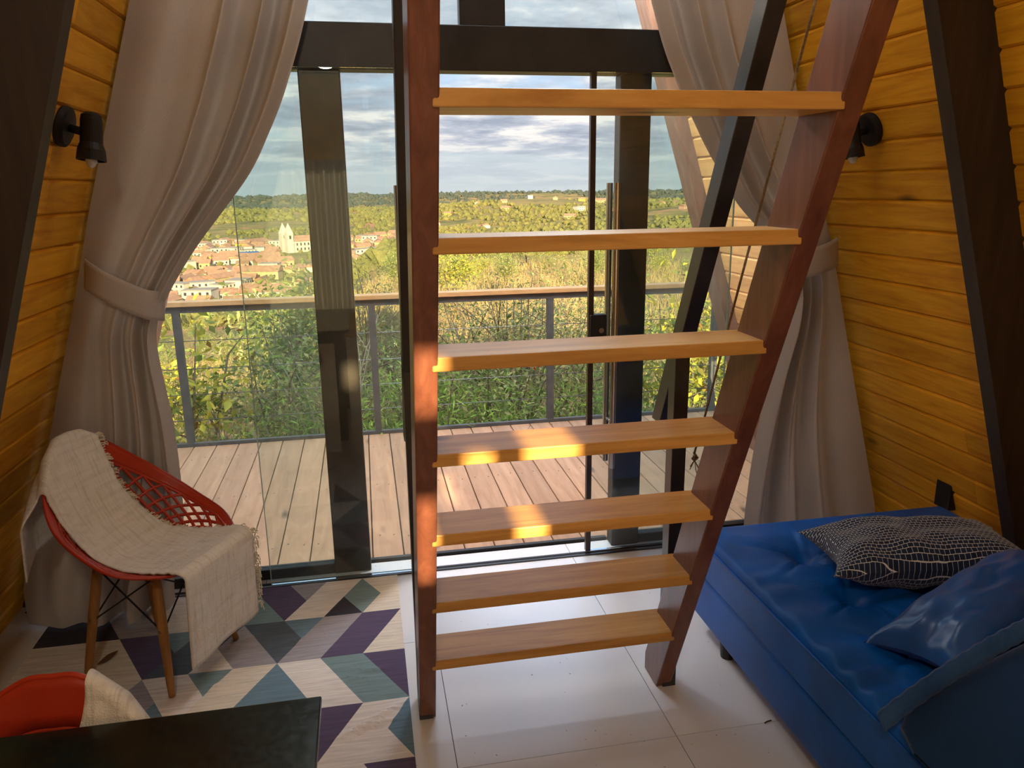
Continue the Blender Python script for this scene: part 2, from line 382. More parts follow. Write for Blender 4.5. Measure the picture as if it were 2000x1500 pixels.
# added glowing globes, out of view, that brighten the room and terrace
def globe(name, x, yv, z, rr, strength, col, label):
    pd = empty(name, (x, yv, z-rr)); tag(pd, label, 'lamp')
    _, _, be_ = base('glow_'+name, .9); be_.inputs['Base Color'].default_value = (.9, .9, .88, 1)
    be_.inputs['Emission Color'].default_value = (*col, 1); be_.inputs['Emission Strength'].default_value = strength
    MB().lathe([(.02, -rr*.98)]+[(rr*math.sin(PI*k/20), -rr*math.cos(PI*k/20)) for k in range(1, 20)]+[(.02, rr*.98)], 36, Matrix.Translation((x, yv, z))).build('shade', 'glow_'+name, pd, smooth=True)
    MB().tube([(x, yv, z+rr*.97), (x, yv, 5.65 if yv > 1 else 2.76)], .004, 6).build('cord', 'black_plastic', pd)
globe('fill_gable', .5, 2.2, 3.35, .30, FILL_GABLE, (.90, .94, 1), 'unseen white fill globe added high above the ladder')  # added fill for floor and walls, no known lamp here
globe('fill_loft', -.20, -.4, 2.625, .12, FILL_LOFT, (1, .86, .64), 'small warm fill globe added under the loft above the table')  # added warm fill for surfaces facing the camera
for lx_, lb_ in ((-.04, 'left'), (1.02, 'right')):
    globe('fill_porch', lx_, 3.68, 3.10, .22, FILL_PORCH, (.84, .92, 1), 'unseen white fill globe added under the roof outside, %s one of the pair' % lb_)  # added pair that strengthens the light coming through the glass front
# glass front: black timber frame with fixed panes
wf = empty('wall_front', (.49, YG, 0)); tag(wf, kind='structure')
def fpart(name, lo, hi, mat='black_frame', bev=.004): return MB().box(lo, hi).build(name, mat, wf, bev=bev)
fpart('post', (-.198, YG-.005, 0), (-.045, YG+.065, 2.03), 'brown_frame')
fpart('post', (1.04, YG-.005, 0), (1.17, YG+.065, 2.03))
zt = 2.11
fpart('header_beam', (wx(-1, 2.2), YG-.03, 2.03), (wx(1, 2.2), YG+.07, 2.19))
fpart('mullion', (.405, YG-.01, 2.19), (.578, YG+.06, 5.3))
fpart('transom', (wx(-1, 3.5), YG-.01, 3.45), (wx(1, 3.5), YG+.06, 3.55))
for sd_ in (-1, 1):
    pl = [(wx(sd_, 0, 0), 0), (wx(sd_, 0, .10), 0), (wx(sd_, 5.6, .10), 5.6), (wx(sd_, 5.6, 0), 5.6)]
    MB().prism(pl, 1, YG-.02, YG+.07).build('gable_rafter', 'black_frame', wf)
fpart('bottom_rail', (XL+.05, YG, .0), (-.198, YG+.05, .045))
fpart('bottom_rail', (1.17, YG, .0), (XR-.05, YG+.05, .045))
fpart('track', (XL+.05, YG-.075, .0), (XR-.05, YG-.063, .006), 'dark_rail', 0)
fpart('track', (XL+.05, YG-.050, .0), (XR-.05, YG-.040, .006), 'dark_rail', 0)
fpart('sill', (-.05, YG+.07, -.02), (1.04, YG+.09, .012), 'black_frame', 0)
# panes
def pane(poly, name='pane', mat='glass', yy=YG+.03): return MB().prism(poly, 1, yy, yy+.006).build(name, mat, wf)
pane([(XL+.1, .045), (-.198, .045), (-.198, 2.03), (wx(-1, 2.03, .1), 2.03)])
pane([(1.17, .045), (XR-.1, .045), (wx(1, 2.03, .1), 2.03), (1.17, 2.03)], mat='dusty_glass')
pane([(wx(-1, 2.19, .1), 2.19), (.405, 2.19), (.405, 3.45), (wx(-1, 3.45, .1), 3.45)])
pane([(.578, 2.19), (wx(1, 2.19, .1), 2.19), (wx(1, 3.45, .1), 3.45), (.578, 3.45)])
pane([(wx(-1, 3.55, .1), 3.55), (.405, 3.55), (.405, 5.2), (wx(-1, 5.2, .02), 5.2)])
pane([(.578, 3.55), (wx(1, 3.55, .1), 3.55), (wx(1, 5.2, .02), 5.2), (.578, 5.2)])
# sliding glass doors with long pull bars
def slide_door(name, x0, x1, hx, yd):
    d = empty(name, ((x0+x1)/2, yd, 0)); tag(d, kind='structure')
    MB().box((x0, yd-.004, .012), (x1, yd+.004, 2.03)).build('pane', 'glass', d)
    e = x0 if name == 'door_1' else x1
    MB().box((e-.0015, yd-.005, .012), (e+.0015, yd+.005, 2.03)).build('pane_edge', 'glass_edge', d)
    for s_ in (-1, 1):
        h = MB().tube([(hx, yd+s_*.05, .418), (hx, yd+s_*.05, 1.615)], .0135, 16).build('handle', 'chrome', d, smooth=False)
        for zz in (.62, 1.41):
            MB().tube([(hx, yd+s_*.003, zz), (hx, yd+s_*.045, zz)], .007, 10).build('standoff', 'chrome', h)
    return d
slide_door('door_1', -.455, .19, .143, 3.035)
d2 = slide_door('door_2', .905, 1.53, 1.005, 3.055)
MB().box((.904, 3.045, .012), (.926, 3.068, 2.03)).build('edge_seal', 'brown_frame', d2)
lk = MB().box((.908, 3.032, .985), (.978, 3.078, 1.085)).build('lock', 'black_metal', d2, bev=.004)
MB().tube([(.955, 3.034, 1.02), (.955, 3.026, 1.02)], .011, 16).build('lock_cylinder', 'chrome', lk)

# ---------------------------------------------------------------- terrace
YD0, YD1 = 3.19, 5.03
dk = MB().box((-3.2, YD0, -.20), (4.2, YD1+.02, -.05)).build('deck', 'black_frame'); tag(dk, 'timber terrace of long boards outside the glass front', None, None, 'structure')
pm = {}
k0 = -1.149-.139*14
for k in range(53):
    x = k0+.139*k
    if x < -3.1 or x > 4.1: continue
    b = MB().box((x+.0025, YD0, -.05), (x+.1365, YD1, -.0), ch=.003).build('board', 'deck_wood', dk)
    for yy in (3.42, 4.1, 4.78):
        for dx in (.035, .104):
            if -1.5 < x < 2.6: MB().lathe([(.0038, -.001), (.0038, .0008)], 8, Matrix.Translation((x+dx+random.uniform(-.006, .006), yy+random.uniform(-.02, .02), 0))).build('screw', 'black_metal', b)
MB().box((-3.2, YD1, -.20), (4.2, YD1+.03, .022)).build('edge_trim', 'steel_grey', dk)
rl = empty('railing', (.64, 5.06, 0)); tag(rl, 'dark steel terrace railing with wooden cap and thin horizontal cables', 'railing')
YR = 5.06
for x in (-2.37, -1.17, .032, 1.228, 2.44):
    MB().box((x-.022, YR-.022, .0), (x+.022, YR+.022, .872)).build('post', 'steel_grey', rl)
MB().box((-3.1, YR-.025, .872), (2.465, YR+.025, .912)).build('top_rail', 'steel_grey', rl)
MB().box((-3.1, YR-.045, .912), (2.485, YR+.045, .943)).build('cap', 'cap_wood', rl, bev=.004)
for z in (.17, .34, .51, .69):
    MB().tube([(-3.1, YR, z), (2.44, YR, z)], .0028, 6).build('cable', 'cable', rl)
MB().box((2.42, 3.4, .872), (2.465, YR, .912)).build('side_rail', 'steel_grey', rl)
MB().box((2.40, 3.4, .912), (2.485, YR-.045, .943)).build('side_cap', 'cap_wood', rl)
for z in (.17, .34, .51, .69): MB().tube([(2.44, 3.4, z), (2.44, YR, z)], .0028, 6).build('cable', 'cable', rl)
# ---------------------------------------------------------------- ladder
ld = empty('ladder', (.5, 1.8, 0)); tag(ld, 'steep reddish wooden ladder with open treads and dark handrails', 'ladder')
SL = .43
def lad_y(z): return 2.082-SL*z
ZT = 2.58
for x0, x1 in ((.088, .138), (.864, .914)):
    poly = [(lad_y(0), 0), (2.19, 0), (2.19, .06), (lad_y(ZT)+.135, ZT), (lad_y(ZT), ZT)]
    MB().prism(poly, 0, x0, x1).build('stringer', 'stringer_wood', ld, bev=.003)
for i in range(-3, 7):
    yb, zb = 1.338+.107*i, 1.73-.2487*i
    MB().box((.126, yb-.006, zb), (.874, yb+.135, zb+.031)).build('tread', 'tread_wood', ld, bev=.003)
for x0, x1 in ((.087, .130), (.884, .929)):
    zz0, zz1 = .875, 2.58
    def hy(z): return 2.25-(z-.88)*.474
    MB().prism([(hy(zz0)-.066, zz0+.0), (hy(zz0), zz0), (hy(zz1), zz1), (hy(zz1)-.066, zz1)], 0, x0, x1).build('handrail', 'dark_rail', ld, bev=.002)
    MB().box((x0, 2.075, 0), (x1, 2.125, 1.16)).build('rail_post', 'dark_rail', ld, bev=.002)
cr = MB().tube([(.935, 1.30, 2.58), (.935, 1.56, 1.962), (.935, 1.78, 1.43), (.935, 1.968, .965), (.934, 2.028, .824)], .0032, 8)
cr.tube([(.934, 2.03, .83), (.940, 2.02, .815), (.936, 2.035, .80), (.930, 2.025, .81), (.936, 2.022, .825)], .0055, 8)
for q in range(5): cr.tube([(.936, 2.028, .805), (.936+random.uniform(-.02, .03), 2.028+random.uniform(-.02, .02), .77+random.uniform(-.02, .02))], .0014, 5)
tag(cr.build('cord', 'rope', smooth=True), 'thin slack cord knotted beside the ladder rail post', 'cord')

# ---------------------------------------------------------------- curtains
def curtain(name, side, inner_px, outer_px, label, nf, tie_px, ztie, Yc=2.925, seed=0):
    inn = sorted([(q.z, q.x) for q in (on_y(u, v, Yc-.02) for u, v in inner_px)])
    out = sorted([(q.z, q.x) for q in (on_y(u, v, Yc) for u, v in outer_px)])
    def ext(tab, z):
        if z > tab[-1][0]:
            (z1, x1), (z2, x2) = tab[-2], tab[-1]; return x2+(x2-x1)/(z2-z1)*(z-z2)
        return interp(tab, z)
    def smoothx(tab, z): return sum(ext(tab, z+d) for d in (-.05, -.025, 0, .025, .05))/5
    zb, ztp = .012, 2.75
    th = empty(name, (wx(side, 0, .3), Yc, 0)); tag(th, label, 'curtain')
    def S_(u, v):
        z = ztp+(zb-ztp)*v
        xo, xi = smoothx(out, z), smoothx(inn, z)
        lim = wx(side, z, .032)
        xo = min(xo, lim) if side > 0 else max(xo, lim)
        if z > 2.25:
            lim2 = .49+side*.12
            xi = max(xi, lim2) if side > 0 else min(xi, lim2)
        wd = abs(xi-xo); d = abs(z-ztie)
        pinch = math.exp(-(d/.22)**2)
        uu = u
        # folds bunch up near the leading edge
        ph = 2*PI*nf*(uu**1.7)+seed
        A = (.008+.062*sm(.1, .9, u))*(1-.5*pinch)*(1+.4*sm(1.0, 0, z))
        f = math.sin(ph)+.35*math.sin(2*ph+1.3+z*1.1)+.3*math.sin(ph*.5+z*2.1+seed)
        x = xo+(xi-xo)*(u+.035*math.sin(ph+1.2)*(1-pinch)*u*(1-u)*4*.6)
        Y = Yc - A*f*.62 - .05*pinch*math.sin(PI*u) - .07*sm(.7, 0, z)*math.sin(PI*min(1, u*1.1))
        return (x, min(Y, 2.975), z)
    pn = MB().grid(S_, 150, 150).build('panel', 'curtain_cloth', th, smooth=True)
    # tie band: follows the cloth surface a little in front of it
    (au, av), (bu, bv), wpx = tie_px
    def tb(u, v):
        q = on_y(au+(bu-au)*u, av+(bv-av)*u+wpx*(v-.5), Yc-.06)
        Y = Yc-.045-.055*math.sin(PI*min(1, max(0, u)))**.7 + (.05*sm(.85, 1, u))
        return (q.x, Y, q.z)
    MB().grid(tb, 30, 6).build('tieback', 'curtain_cloth', th, smooth=True, solid=.006)
    return th
curtain('curtain', -1, [(598, 0), (588, 50), (575, 100), (545, 200), (490, 330), (440, 400), (380, 480), (338, 550), (313, 600), (297, 640), (302, 700), (318, 770), (333, 840), (344, 930), (350, 1000), (352, 1060), (330, 1150)],
        [(240, 0), (200, 240), (155, 530), (95, 870), (58, 1080), (45, 1150)], 'grey curtain gathered by a tieback behind the red chair', 3.6, ((163, 535), (312, 604), 58), 1.23, seed=.4)
curtain('curtain', 1, [(1287, 0), (1310, 90), (1345, 180), (1395, 290), (1430, 350), (1452, 400), (1497, 450), (1540, 500), (1560, 560), (1552, 630), (1520, 730), (1490, 850), (1475, 930), (1464, 1015)],
        [(1525, 0), (1555, 180), (1625, 480), (1660, 700), (1710, 1000)], 'grey curtain tied back behind the ladder and blue sofa', 3.3, ((1640, 490), (1545, 520), 55), 1.36, seed=2.1)

# ---------------------------------------------------------------- wall spotlights
def sconce(side, Y, z, label):
    nrm = Vector((-side, 0, -T)).normalized(); pos = Vector((wx(side, z), Y, z))+nrm*.0185
    th = empty('wall_spotlight', pos); tag(th, label, 'wall lamp', 'black wall spotlights')
    Mz = Matrix.Translation(pos) @ nrm.to_track_quat('Z', 'Y').to_matrix().to_4x4()
    MB().lathe([(.058, 0), (.060, .006), (.058, .020), (.050, .024)], 32, Mz).build('base', 'black_metal', th)
    h0 = pos+nrm*.085+Vector((0, .0, .01))
    MB().tube([pos+nrm*.02, pos+nrm*.05, h0], .012, 12).build('arm', 'black_metal', th, smooth=True)
    d = Vector((side*.10, -.12, -1)).normalized()
    Mh = Matrix.Translation(h0-d*.04) @ d.to_track_quat('Z', 'Y').to_matrix().to_4x4()
    hd = MB().lathe([(.018, -.012), (.028, -.004), (.030, .01), (.031, .075), (.038, .095), (.041, .125), (.036, .125), (.030, .09)], 28, Mh).build('head', 'black_metal', th)
    MB().lathe([(.004, .115), (.015, .118), (.017, .128), (.010, .142), (.003, .146)], 16, Mh).build('bulb', 'bulb_glass', hd, smooth=True)
sconce(1, 2.584, 1.794, 'black wall spotlight on the pine wall above the blue sofa')
sconce(-1, 2.57, 1.80, 'black wall spotlight on the pine wall beside the left curtain')
sb = Vector((wx(1, .37, .02), 2.52, .37))
tag(MB().box((sb.x-.02, sb.y-.04, sb.z-.05), (sb.x+.03, sb.y+.04, sb.z+.06)).build('wall_socket', 'black_plastic', bev=.004), 'small black box low on the pine wall behind the sofa corner', 'socket')

# ---------------------------------------------------------------- rug
def rug():
    X0, DX, Y0, DY = .062, .147, 3.022, .2765
    P = [('teal', (1, 0), (.5, .5), (1, 1), (1.5, .5)), ('dark', (1.5, .5), (1, 1), (2, 1)), ('cream', (0, 0), (1, 0), (.5, .5), (1, 1), (0, 1)),
         ('light', (2, 0), (1, 0), (1.5, .5), (2, 1), (3, 1), (2.5, .5)), ('grey', (3, 0), (2, 0), (2.5, .5)), ('purple', (4, 0), (3, 0), (2.5, .5), (3, 1)),
         ('teal', (5, 0), (4, 0), (3, 1), (4, 1)), ('light', (6, 0), (5, 0), (4, 1), (5, 1)), ('cream', (7, 0), (6, 0), (5, 1), (6, 1)), ('grey', (8, 0), (7, 0), (6, 1), (7, 1)), ('dark', (9, 0), (8, 0), (7, 1), (9, 1)),
         ('cream', (0, 1), (0, 2), (1, 2)), ('purple', (1, 1), (0, 1), (1, 2), (2, 2)), ('grey', (2, 1), (1, 1), (2, 2), (3, 2), (2.5, 1.5)), ('blue', (3, 1), (2, 1), (2.5, 1.5)),
         ('slate', (4, 1), (3, 1), (2.5, 1.5), (3, 2)), ('grey', (4, 1), (3, 2), (4, 2), (4.5, 1.5)), ('light', (4.5, 1.5), (4, 2), (5, 2)), ('slate', (5, 1), (4, 1), (4.5, 1.5), (5, 2), (6, 2), (5.5, 1.5)),
         ('teal', (6, 1), (5, 1), (5.5, 1.5)), ('purple', (7, 1), (6, 1), (5.5, 1.5), (6, 2)), ('cream', (8, 1), (7, 1), (6, 2), (7, 2)), ('light', (9, 1), (8, 1), (7, 2), (9, 2)),
         ('purple', (1, 2), (0, 2), (0, 3)), ('teal', (2, 2), (1, 2), (0, 3), (1, 3)), ('light', (3, 2), (2, 2), (1, 3), (2, 3)), ('blue', (3, 2), (2, 3), (4, 3)),
         ('cream', (4, 2), (3, 2), (4, 3), (5, 3), (4.5, 2.5)), ('teal', (5, 2), (4, 2), (4.5, 2.5)), ('light', (6, 2), (5, 2), (4.5, 2.5), (5, 3), (5.5, 2.5)), ('grey', (6, 2), (5.5, 2.5), (6, 3), (6.5, 2.5)),
         ('blue', (5.5, 2.5), (5, 3), (6, 3)), ('cream', (7, 2), (6, 2), (6.5, 2.5), (6, 3), (7, 3)), ('grey', (9, 2), (7, 2), (7, 3), (9, 3)),
         ('blue', (0, 3), (.5, 3.5), (0, 4)), ('light', (1, 3), (0, 3), (.5, 3.5), (0, 4), (2, 4)), ('purple', (2, 3), (1, 3), (2, 4)), ('light', (4, 3), (2, 3), (2, 4), (4, 4)), ('slate', (6, 3), (4, 3), (4, 4), (6, 4)), ('cream', (9, 3), (6, 3), (6, 4), (9, 4)),
         ('purple', (1, 4), (0, 4), (0, 5)), ('light', (3, 4), (1, 4), (0, 5), (2, 5)), ('teal', (5, 4), (3, 4), (2, 5), (5, 5)), ('grey', (9, 4), (5, 4), (5, 5), (9, 5)),
         ('cream', (4, 5), (0, 5), (0, 6), (4, 6)), ('purple', (9, 5), (4, 5), (4, 6), (9, 6))]
    keys = list(RUGC); b = MB()
    def zz(x, y):
        z = .0045+.0012*noise.noise((x*9, y*9, 1))
        for (ax, ay, bx, by, wd, h) in ((-.16, 2.03, .05, 2.17, .014, .013), (-.10, 2.06, .03, 2.10, .010, .008), (-.14, 2.34, -.05, 2.31, .008, .006), (-.12, 2.38, -.02, 2.36, .008, .006), (-.62, 2.36, -.5, 2.40, .012, .007), (-.42, 2.58, -.2, 2.62, .012, .006), (-.6, 2.60, -.42, 2.68, .010, .005)):
            px, py = bx-ax, by-ay; t = max(0, min(1, ((x-ax)*px+(y-ay)*py)/(px*px+py*py)))
            d2 = (x-ax-px*t)**2+(y-ay-py*t)**2; z += h*math.exp(-d2/wd**2)*math.sin(PI*(.1+.8*t))
        return z
    def tri(a, c, d, n):
        L = max(math.dist(a, c), math.dist(c, d), math.dist(d, a))
        if L < .022 or n > 9: b.add([(q[0], q[1], zz(*q)) for q in (a, c, d)], [(0, 1, 2)]); return
        # split the longest edge so neighbours stay matched
        e = max(((math.dist(a, c), 0), (math.dist(c, d), 1), (math.dist(d, a), 2)))[1]
        tr = [(a, c, d), (c, d, a), (d, a, c)][e]; mm = ((tr[0][0]+tr[1][0])/2, (tr[0][1]+tr[1][1])/2)
        tri(tr[0], mm, tr[2], n+1); tri(mm, tr[1], tr[2], n+1)
    for q in P:
        b.cur = keys.index(q[0]); pts = [(X0-DX*u, Y0-DY*v) for u, v in q[1:]]
        cx = sum(t[0] for t in pts)/len(pts); cy = sum(t[1] for t in pts)/len(pts)
        for k in range(len(pts)): tri(pts[k], pts[(k+1) % len(pts)], (cx, cy), 0)
    b.cur = keys.index('grey')
    xa, xb, ya, yb = X0-9*DX, X0, Y0-6*DY, Y0
    b.add([(xa, ya, 0), (xb, ya, 0), (xb, yb, 0), (xa, yb, 0), (xa, ya, .004), (xb, ya, .004), (xb, yb, .004), (xa, yb, .004)], [(0, 1, 2, 3), (0, 1, 5, 4), (1, 2, 6, 5), (2, 3, 7, 6), (3, 0, 4, 7)])
    o = b.build('rug', ['rug_'+k for k in keys], smooth=False)
    tag(o, 'flat rug of grey, purple and teal triangles under the red chair', 'rug')
rug()

# ---------------------------------------------------------------- shell chairs with throws
RIMH = [(.25, 0, .436), (.245, .09, .436), (.215, .17, .436), (.11, .255, .465), (0, .27, .515), (-.11, .255, .585), (-.19, .20, .665), (-.245, .12, .75), (-.268, .05, .795), (-.27, 0, .80)]
RIM = RIMH + [(a, -b, c) for a, b, c in RIMH[-2:0:-1]]
def catmull(P, t):
    n = len(P); k = int(math.floor(t*n)); f = t*n-k
    q = [Vector(P[(k+d) % n]) for d in (-1, 0, 1, 2)]
    return .5*((2*q[1])+(-q[0]+q[2])*f+(2*q[0]-5*q[1]+4*q[2]-q[3])*f*f+(-q[0]+3*q[1]-3*q[2]+q[3])*f**3)
CC = Vector((.02, 0, .405))
def shell(t, s):
    rm = catmull(RIM, t % 1); d = rm-CC
    hr, hv = s**.85, s**2.3
    return Vector((CC.x+d.x*hr, CC.y+d.y*hr, CC.z+d.z*hv))
from mathutils.bvhtree import BVHTree
_v = [shell(i/96, j/24) for j in range(25) for i in range(96)]
_f = [(j*96+i, j*96+(i+1) % 96, (j+1)*96+(i+1) % 96, (j+1)*96+i) for j in range(24) for i in range(96)]
BV = BVHTree.FromPolygons(_v, _f)
def shell_chair(loc, ang, label):
    th = empty('shell_chair', (loc[0], loc[1], loc[2])); th.rotation_euler = (0, 0, ang); ORG[th.name] = Vector((0, 0, 0))
    tag(th, label, 'chair', 'red shell chairs')
    sh = MB(); n = 96
    for a, c in ((.02, .48), (.865, 1.0)):
        k = 8 if a < .1 else 4
        sh.grid(lambda u, v: shell(u, a+(c-a)*v), n, k)
    st = MB().grid(lambda u, v: shell(u, .02+.5*v), n, 8).build('seat', 'red_plastic', th, smooth=True, solid=.007)
    rb = MB().grid(lambda u, v: shell(u, .905+.095*v), n, 4).build('rim', 'red_plastic', th, smooth=True, solid=.009)
    MB().tube([shell(i/128, 1.0) for i in range(129)], .0055, 8, cap=False).build('edge_bead', 'red_plastic', rb, smooth=True)
    # diamond lattice between seat and rim
    bm = bmesh.new(); NT, NS = 26, 4; s0, s1 = .42, .90; vv = {}
    def V(i, j):
        i %= 2*NT
        if (i, j) not in vv: vv[(i, j)] = bm.verts.new(shell(i/(2*NT), s0+(s1-s0)*j/(2*NS)))
        return vv[(i, j)]
    for j in range(0, 2*NS+1):
        for i in range(0, 2*NT):
            if (i+j) % 2 == 0:
                if j == 0: q = [V(i-1, 0), V(i+1, 0), V(i, 1)]
                elif j == 2*NS: q = [V(i-1, j), V(i, j-1), V(i+1, j)]
                else: q = [V(i-1, j), V(i, j-1), V(i+1, j), V(i, j+1)]
                if len(set(q)) == len(q) and (j in (0, 2*NS) or True):
                    try: bm.faces.new(q)
                    except ValueError: pass
    lt = MB()
    for e in bm.edges:
        if abs(e.verts[0].co.z-e.verts[1].co.z) < 1e-9 and False: continue
        lt.tube([e.verts[0].co, e.verts[1].co], .0058, 6, cap=False)
    bm.free(); lt.build('lattice', 'red_plastic', th, smooth=True)
    tops = {}
    for k, (a, b, fa, fb) in enumerate(((.10, .10, .168, .172), (.10, -.10, .168, -.172), (-.12, .10, -.172, .172), (-.12, -.10, -.172, -.172))):
        T0, F0 = Vector((a, b, .415)), Vector((fa, fb, .0)); tops[k] = (T0, F0)
        lg = MB().tube([F0, F0.lerp(T0, .1), F0.lerp(T0, .55), F0.lerp(T0, .9), T0], [.0105, .0125, .0165, .0165, .014], 14).build('leg', 'leg_wood', th, smooth=True)
        for t in (.9, .52):
            q = F0.lerp(T0, t); sd = Vector((0, math.copysign(1, b), 0))
            MB().tube([q+sd*.0155, q+sd*.0185], .006, 10).build('bolt', 'brass', lg)
    def at(k, t): return tops[k][1].lerp(tops[k][0], t)
    for a, b in ((0, 1), (1, 3), (3, 2), (2, 0)):
        MB().tube([at(a, .93), at(b, .5)], .0032, 6).build('wire_brace', 'black_metal', th)
        MB().tube([at(b, .93), at(a, .5)], .0032, 6).build('wire_brace', 'black_metal', th)
        MB().tube([at(a, .92), at(b, .92)], .0032, 6).build('wire_brace', 'black_metal', th)
    return th
def rim_back(b):     # rim point of the back half at side offset b
    t = [(q[1], q[0], q[2]) for q in RIMH[4:]]; t.sort()
    ab = min(abs(b), .262); return float(np.interp(ab, [q[0] for q in t], [q[1] for q in t])), float(np.interp(ab, [q[0] for q in t], [q[2] for q in t]))
def throw(loc, ang, label, bn, bf, flap=.33, hang=.31, seed=0, qmax=1.0):
    th = empty('throw_blanket', loc); th.rotation_euler = (0, 0, ang); ORG[th.name] = Vector((0, 0, 0)); tag(th, label, 'blanket', 'woven throws on the chairs')
    # path q 0..1: behind the back, over the rim, down the back, across the seat, over the front
    SEG = [(0, 'flap'), (.22, 'top'), (.27, 'back'), (.52, 'seat'), (.76, 'lip'), (.80, 'hang'), (1.0, 'end')]
    def pt(q, s):
        b = bn(q)+(bf(q)-bn(q))*s; OFF = .0095; wr = .0035*noise.noise((q*14, s*9, seed))+.003*noise.noise((q*40, s*5, seed+3))
        ar, zr = rim_back(b)
        if q < .22:
            t = 1-q/.22; return Vector((ar-.022-.02*t-.01*math.sin(s*7+seed)*t, b-.075*sm(0, .35, t)*(1-s), zr+.006-flap*t+(.80-zr)*.5*t))
        if q < .27:
            t = (q-.22)/.05; return Vector((ar-.022+.040*t, b, zr+.006+.011*math.sin(PI*t)))
        def back(z):
            h = BV.ray_cast(Vector((.18, b*.97, z)), Vector((-1, 0, 0)))
            return h[0].x if h[0] else ar
        def seat(a):
            h = BV.ray_cast(Vector((a, b*.97, 1.2)), Vector((0, 0, -1)))
            return h[0].z if h[0] else .437
        a_s, z_s = -.13, .0
        if q < .52:
            t = (q-.27)/.25; zl = seat(a_s)+.035; z = zr-.004+(zl-zr)*t
            return Vector((back(z)+OFF+.004+wr, b, z+OFF*.5))
        if q < .76:
            t = (q-.52)/.24; a = a_s+.02+(.240-a_s-.02)*t
            rip = .0035*math.sin(t*62+s*4+2*math.sin(s*5))*sm(.35, .8, t)*(.5+.5*math.sin(t*9+s*2))
            return Vector((a, b, seat(a)+OFF+.018*(1-sm(0, .3, t))+wr+rip+.004))
        if q < .80:
            t = (q-.76)/.04; return Vector((.240+.036*math.sin(t*PI/2), b, .436+OFF+.004-.022*(1-math.cos(t*PI/2))))
        t = (q-.80)/.20
        return Vector((.276-.012*t+.006*math.sin(s*9+seed)*t, b*(1+.03*t), .428-hang*t))
    NQ = int(110*qmax); body = MB().grid(lambda u, v: pt(v*qmax, u), 36, NQ).build('cloth', 'throw_cloth', th, smooth=True, solid=.005)
    fr = MB(); random.seed(3+seed)
    for k in range(420):
        q = random.uniform(.2, min(.98, qmax)); p0 = pt(q, 1.0); e = p0+Vector((random.uniform(-.012, .012), random.uniform(.004, .02), -random.uniform(.0, .010)+.003))
        e2 = e+Vector((random.uniform(-.008, .008), random.uniform(-.006, .004), -random.uniform(.006, .035) if q > .8 else -random.uniform(0, .008)))
        fr.tube([p0, e, e2], .0018, 4, cap=False)
    MB_f = fr.build('fringe', 'fringe_cloth', th); MB_f['kind'] = 'stuff'
    return th
A1 = math.atan2(-.449, .893); c1 = (-.77, 2.58, .006)
shell_chair(c1, A1, 'red lattice shell chair with wooden legs standing beside the left curtain')
# local +y is the far side (towards the glass), -y the near side
throw(c1, A1, 'cream woven throw spread over the red chair by the curtain', lambda q: -.20+.03*sm(.5, .8, q), lambda q: .095+.085*sm(.4, .75, q))
c2 = (-.575, 1.0, .006); A2 = -PI/2-.05
shell_chair(c2, A2, 'red lattice shell chair pushed under the black table')
throw(c2, A2, 'cream woven throw over the back of the chair at the black table', lambda q: -.03+.05*0+.12*0-.06*sm(.27, .5, q)+.09, lambda q: .225, flap=.3, qmax=.76, seed=2)

# ---------------------------------------------------------------- table
tb = empty('dining_table', (-.63, .74, 0)); tag(tb, 'dark table with glossy black glass top in the lower left', 'table')
MB().box((-1.08, .28, .738), (-.116, 1.203, .75)).build('top', 'table_glass', tb, bev=.003)
MB().box((-1.075, .285, .728), (-.1195, 1.199, .738)).build('edge_band', 'black_metal', tb)
MB().box((-1.04, .32, .66), (-.16, 1.16, .728)).build('apron', 'black_metal', tb)
for x, yv in ((-1.01, .35), (-.19, .35), (-1.01, 1.12), (-.19, 1.12)): MB().box((x-.025, yv-.025, .006), (x+.025, yv+.025, .66)).build('leg', 'black_metal', tb)

# ---------------------------------------------------------------- sofa and cushions
sf = empty('sofa', (1.62, 1.35, 0)); tag(sf, 'deep blue velvet sofa with buttoned seat against the right wall', 'sofa')
SX0, SX1, SY0, SY1, SZ = 1.125, 2.13, .10, 2.395, .40
def rbox(lo, hi, n=(14, 24, 6), rad=.03):
    bm = bmesh.new(); bmesh.ops.create_cube(bm, size=1); c = (Vector(lo)+Vector(hi))/2; d = Vector(hi)-Vector(lo)
    for q in bm.verts: q.co = Vector((q.co.x*d.x, q.co.y*d.y, q.co.z*d.z))+c
    bmesh.ops.bevel(bm, geom=list(bm.edges), offset=rad, segments=4, affect='EDGES', profile=.5); return bm
MB().bm(rbox((SX0, SY0, .065), (SX1, SY1, .245), rad=.022)).build('base', 'velvet_blue', sf, smooth=True)
buttons = []
for px, pyv in ((1572, 1092), (1712, 1078), (1822, 1064)): q = on_z(px, pyv, SZ-.01); buttons.append((q.x, q.y))
row = buttons[:]
for k in range(1, 7): buttons += [(x, yv-.26*k) for x, yv in row]
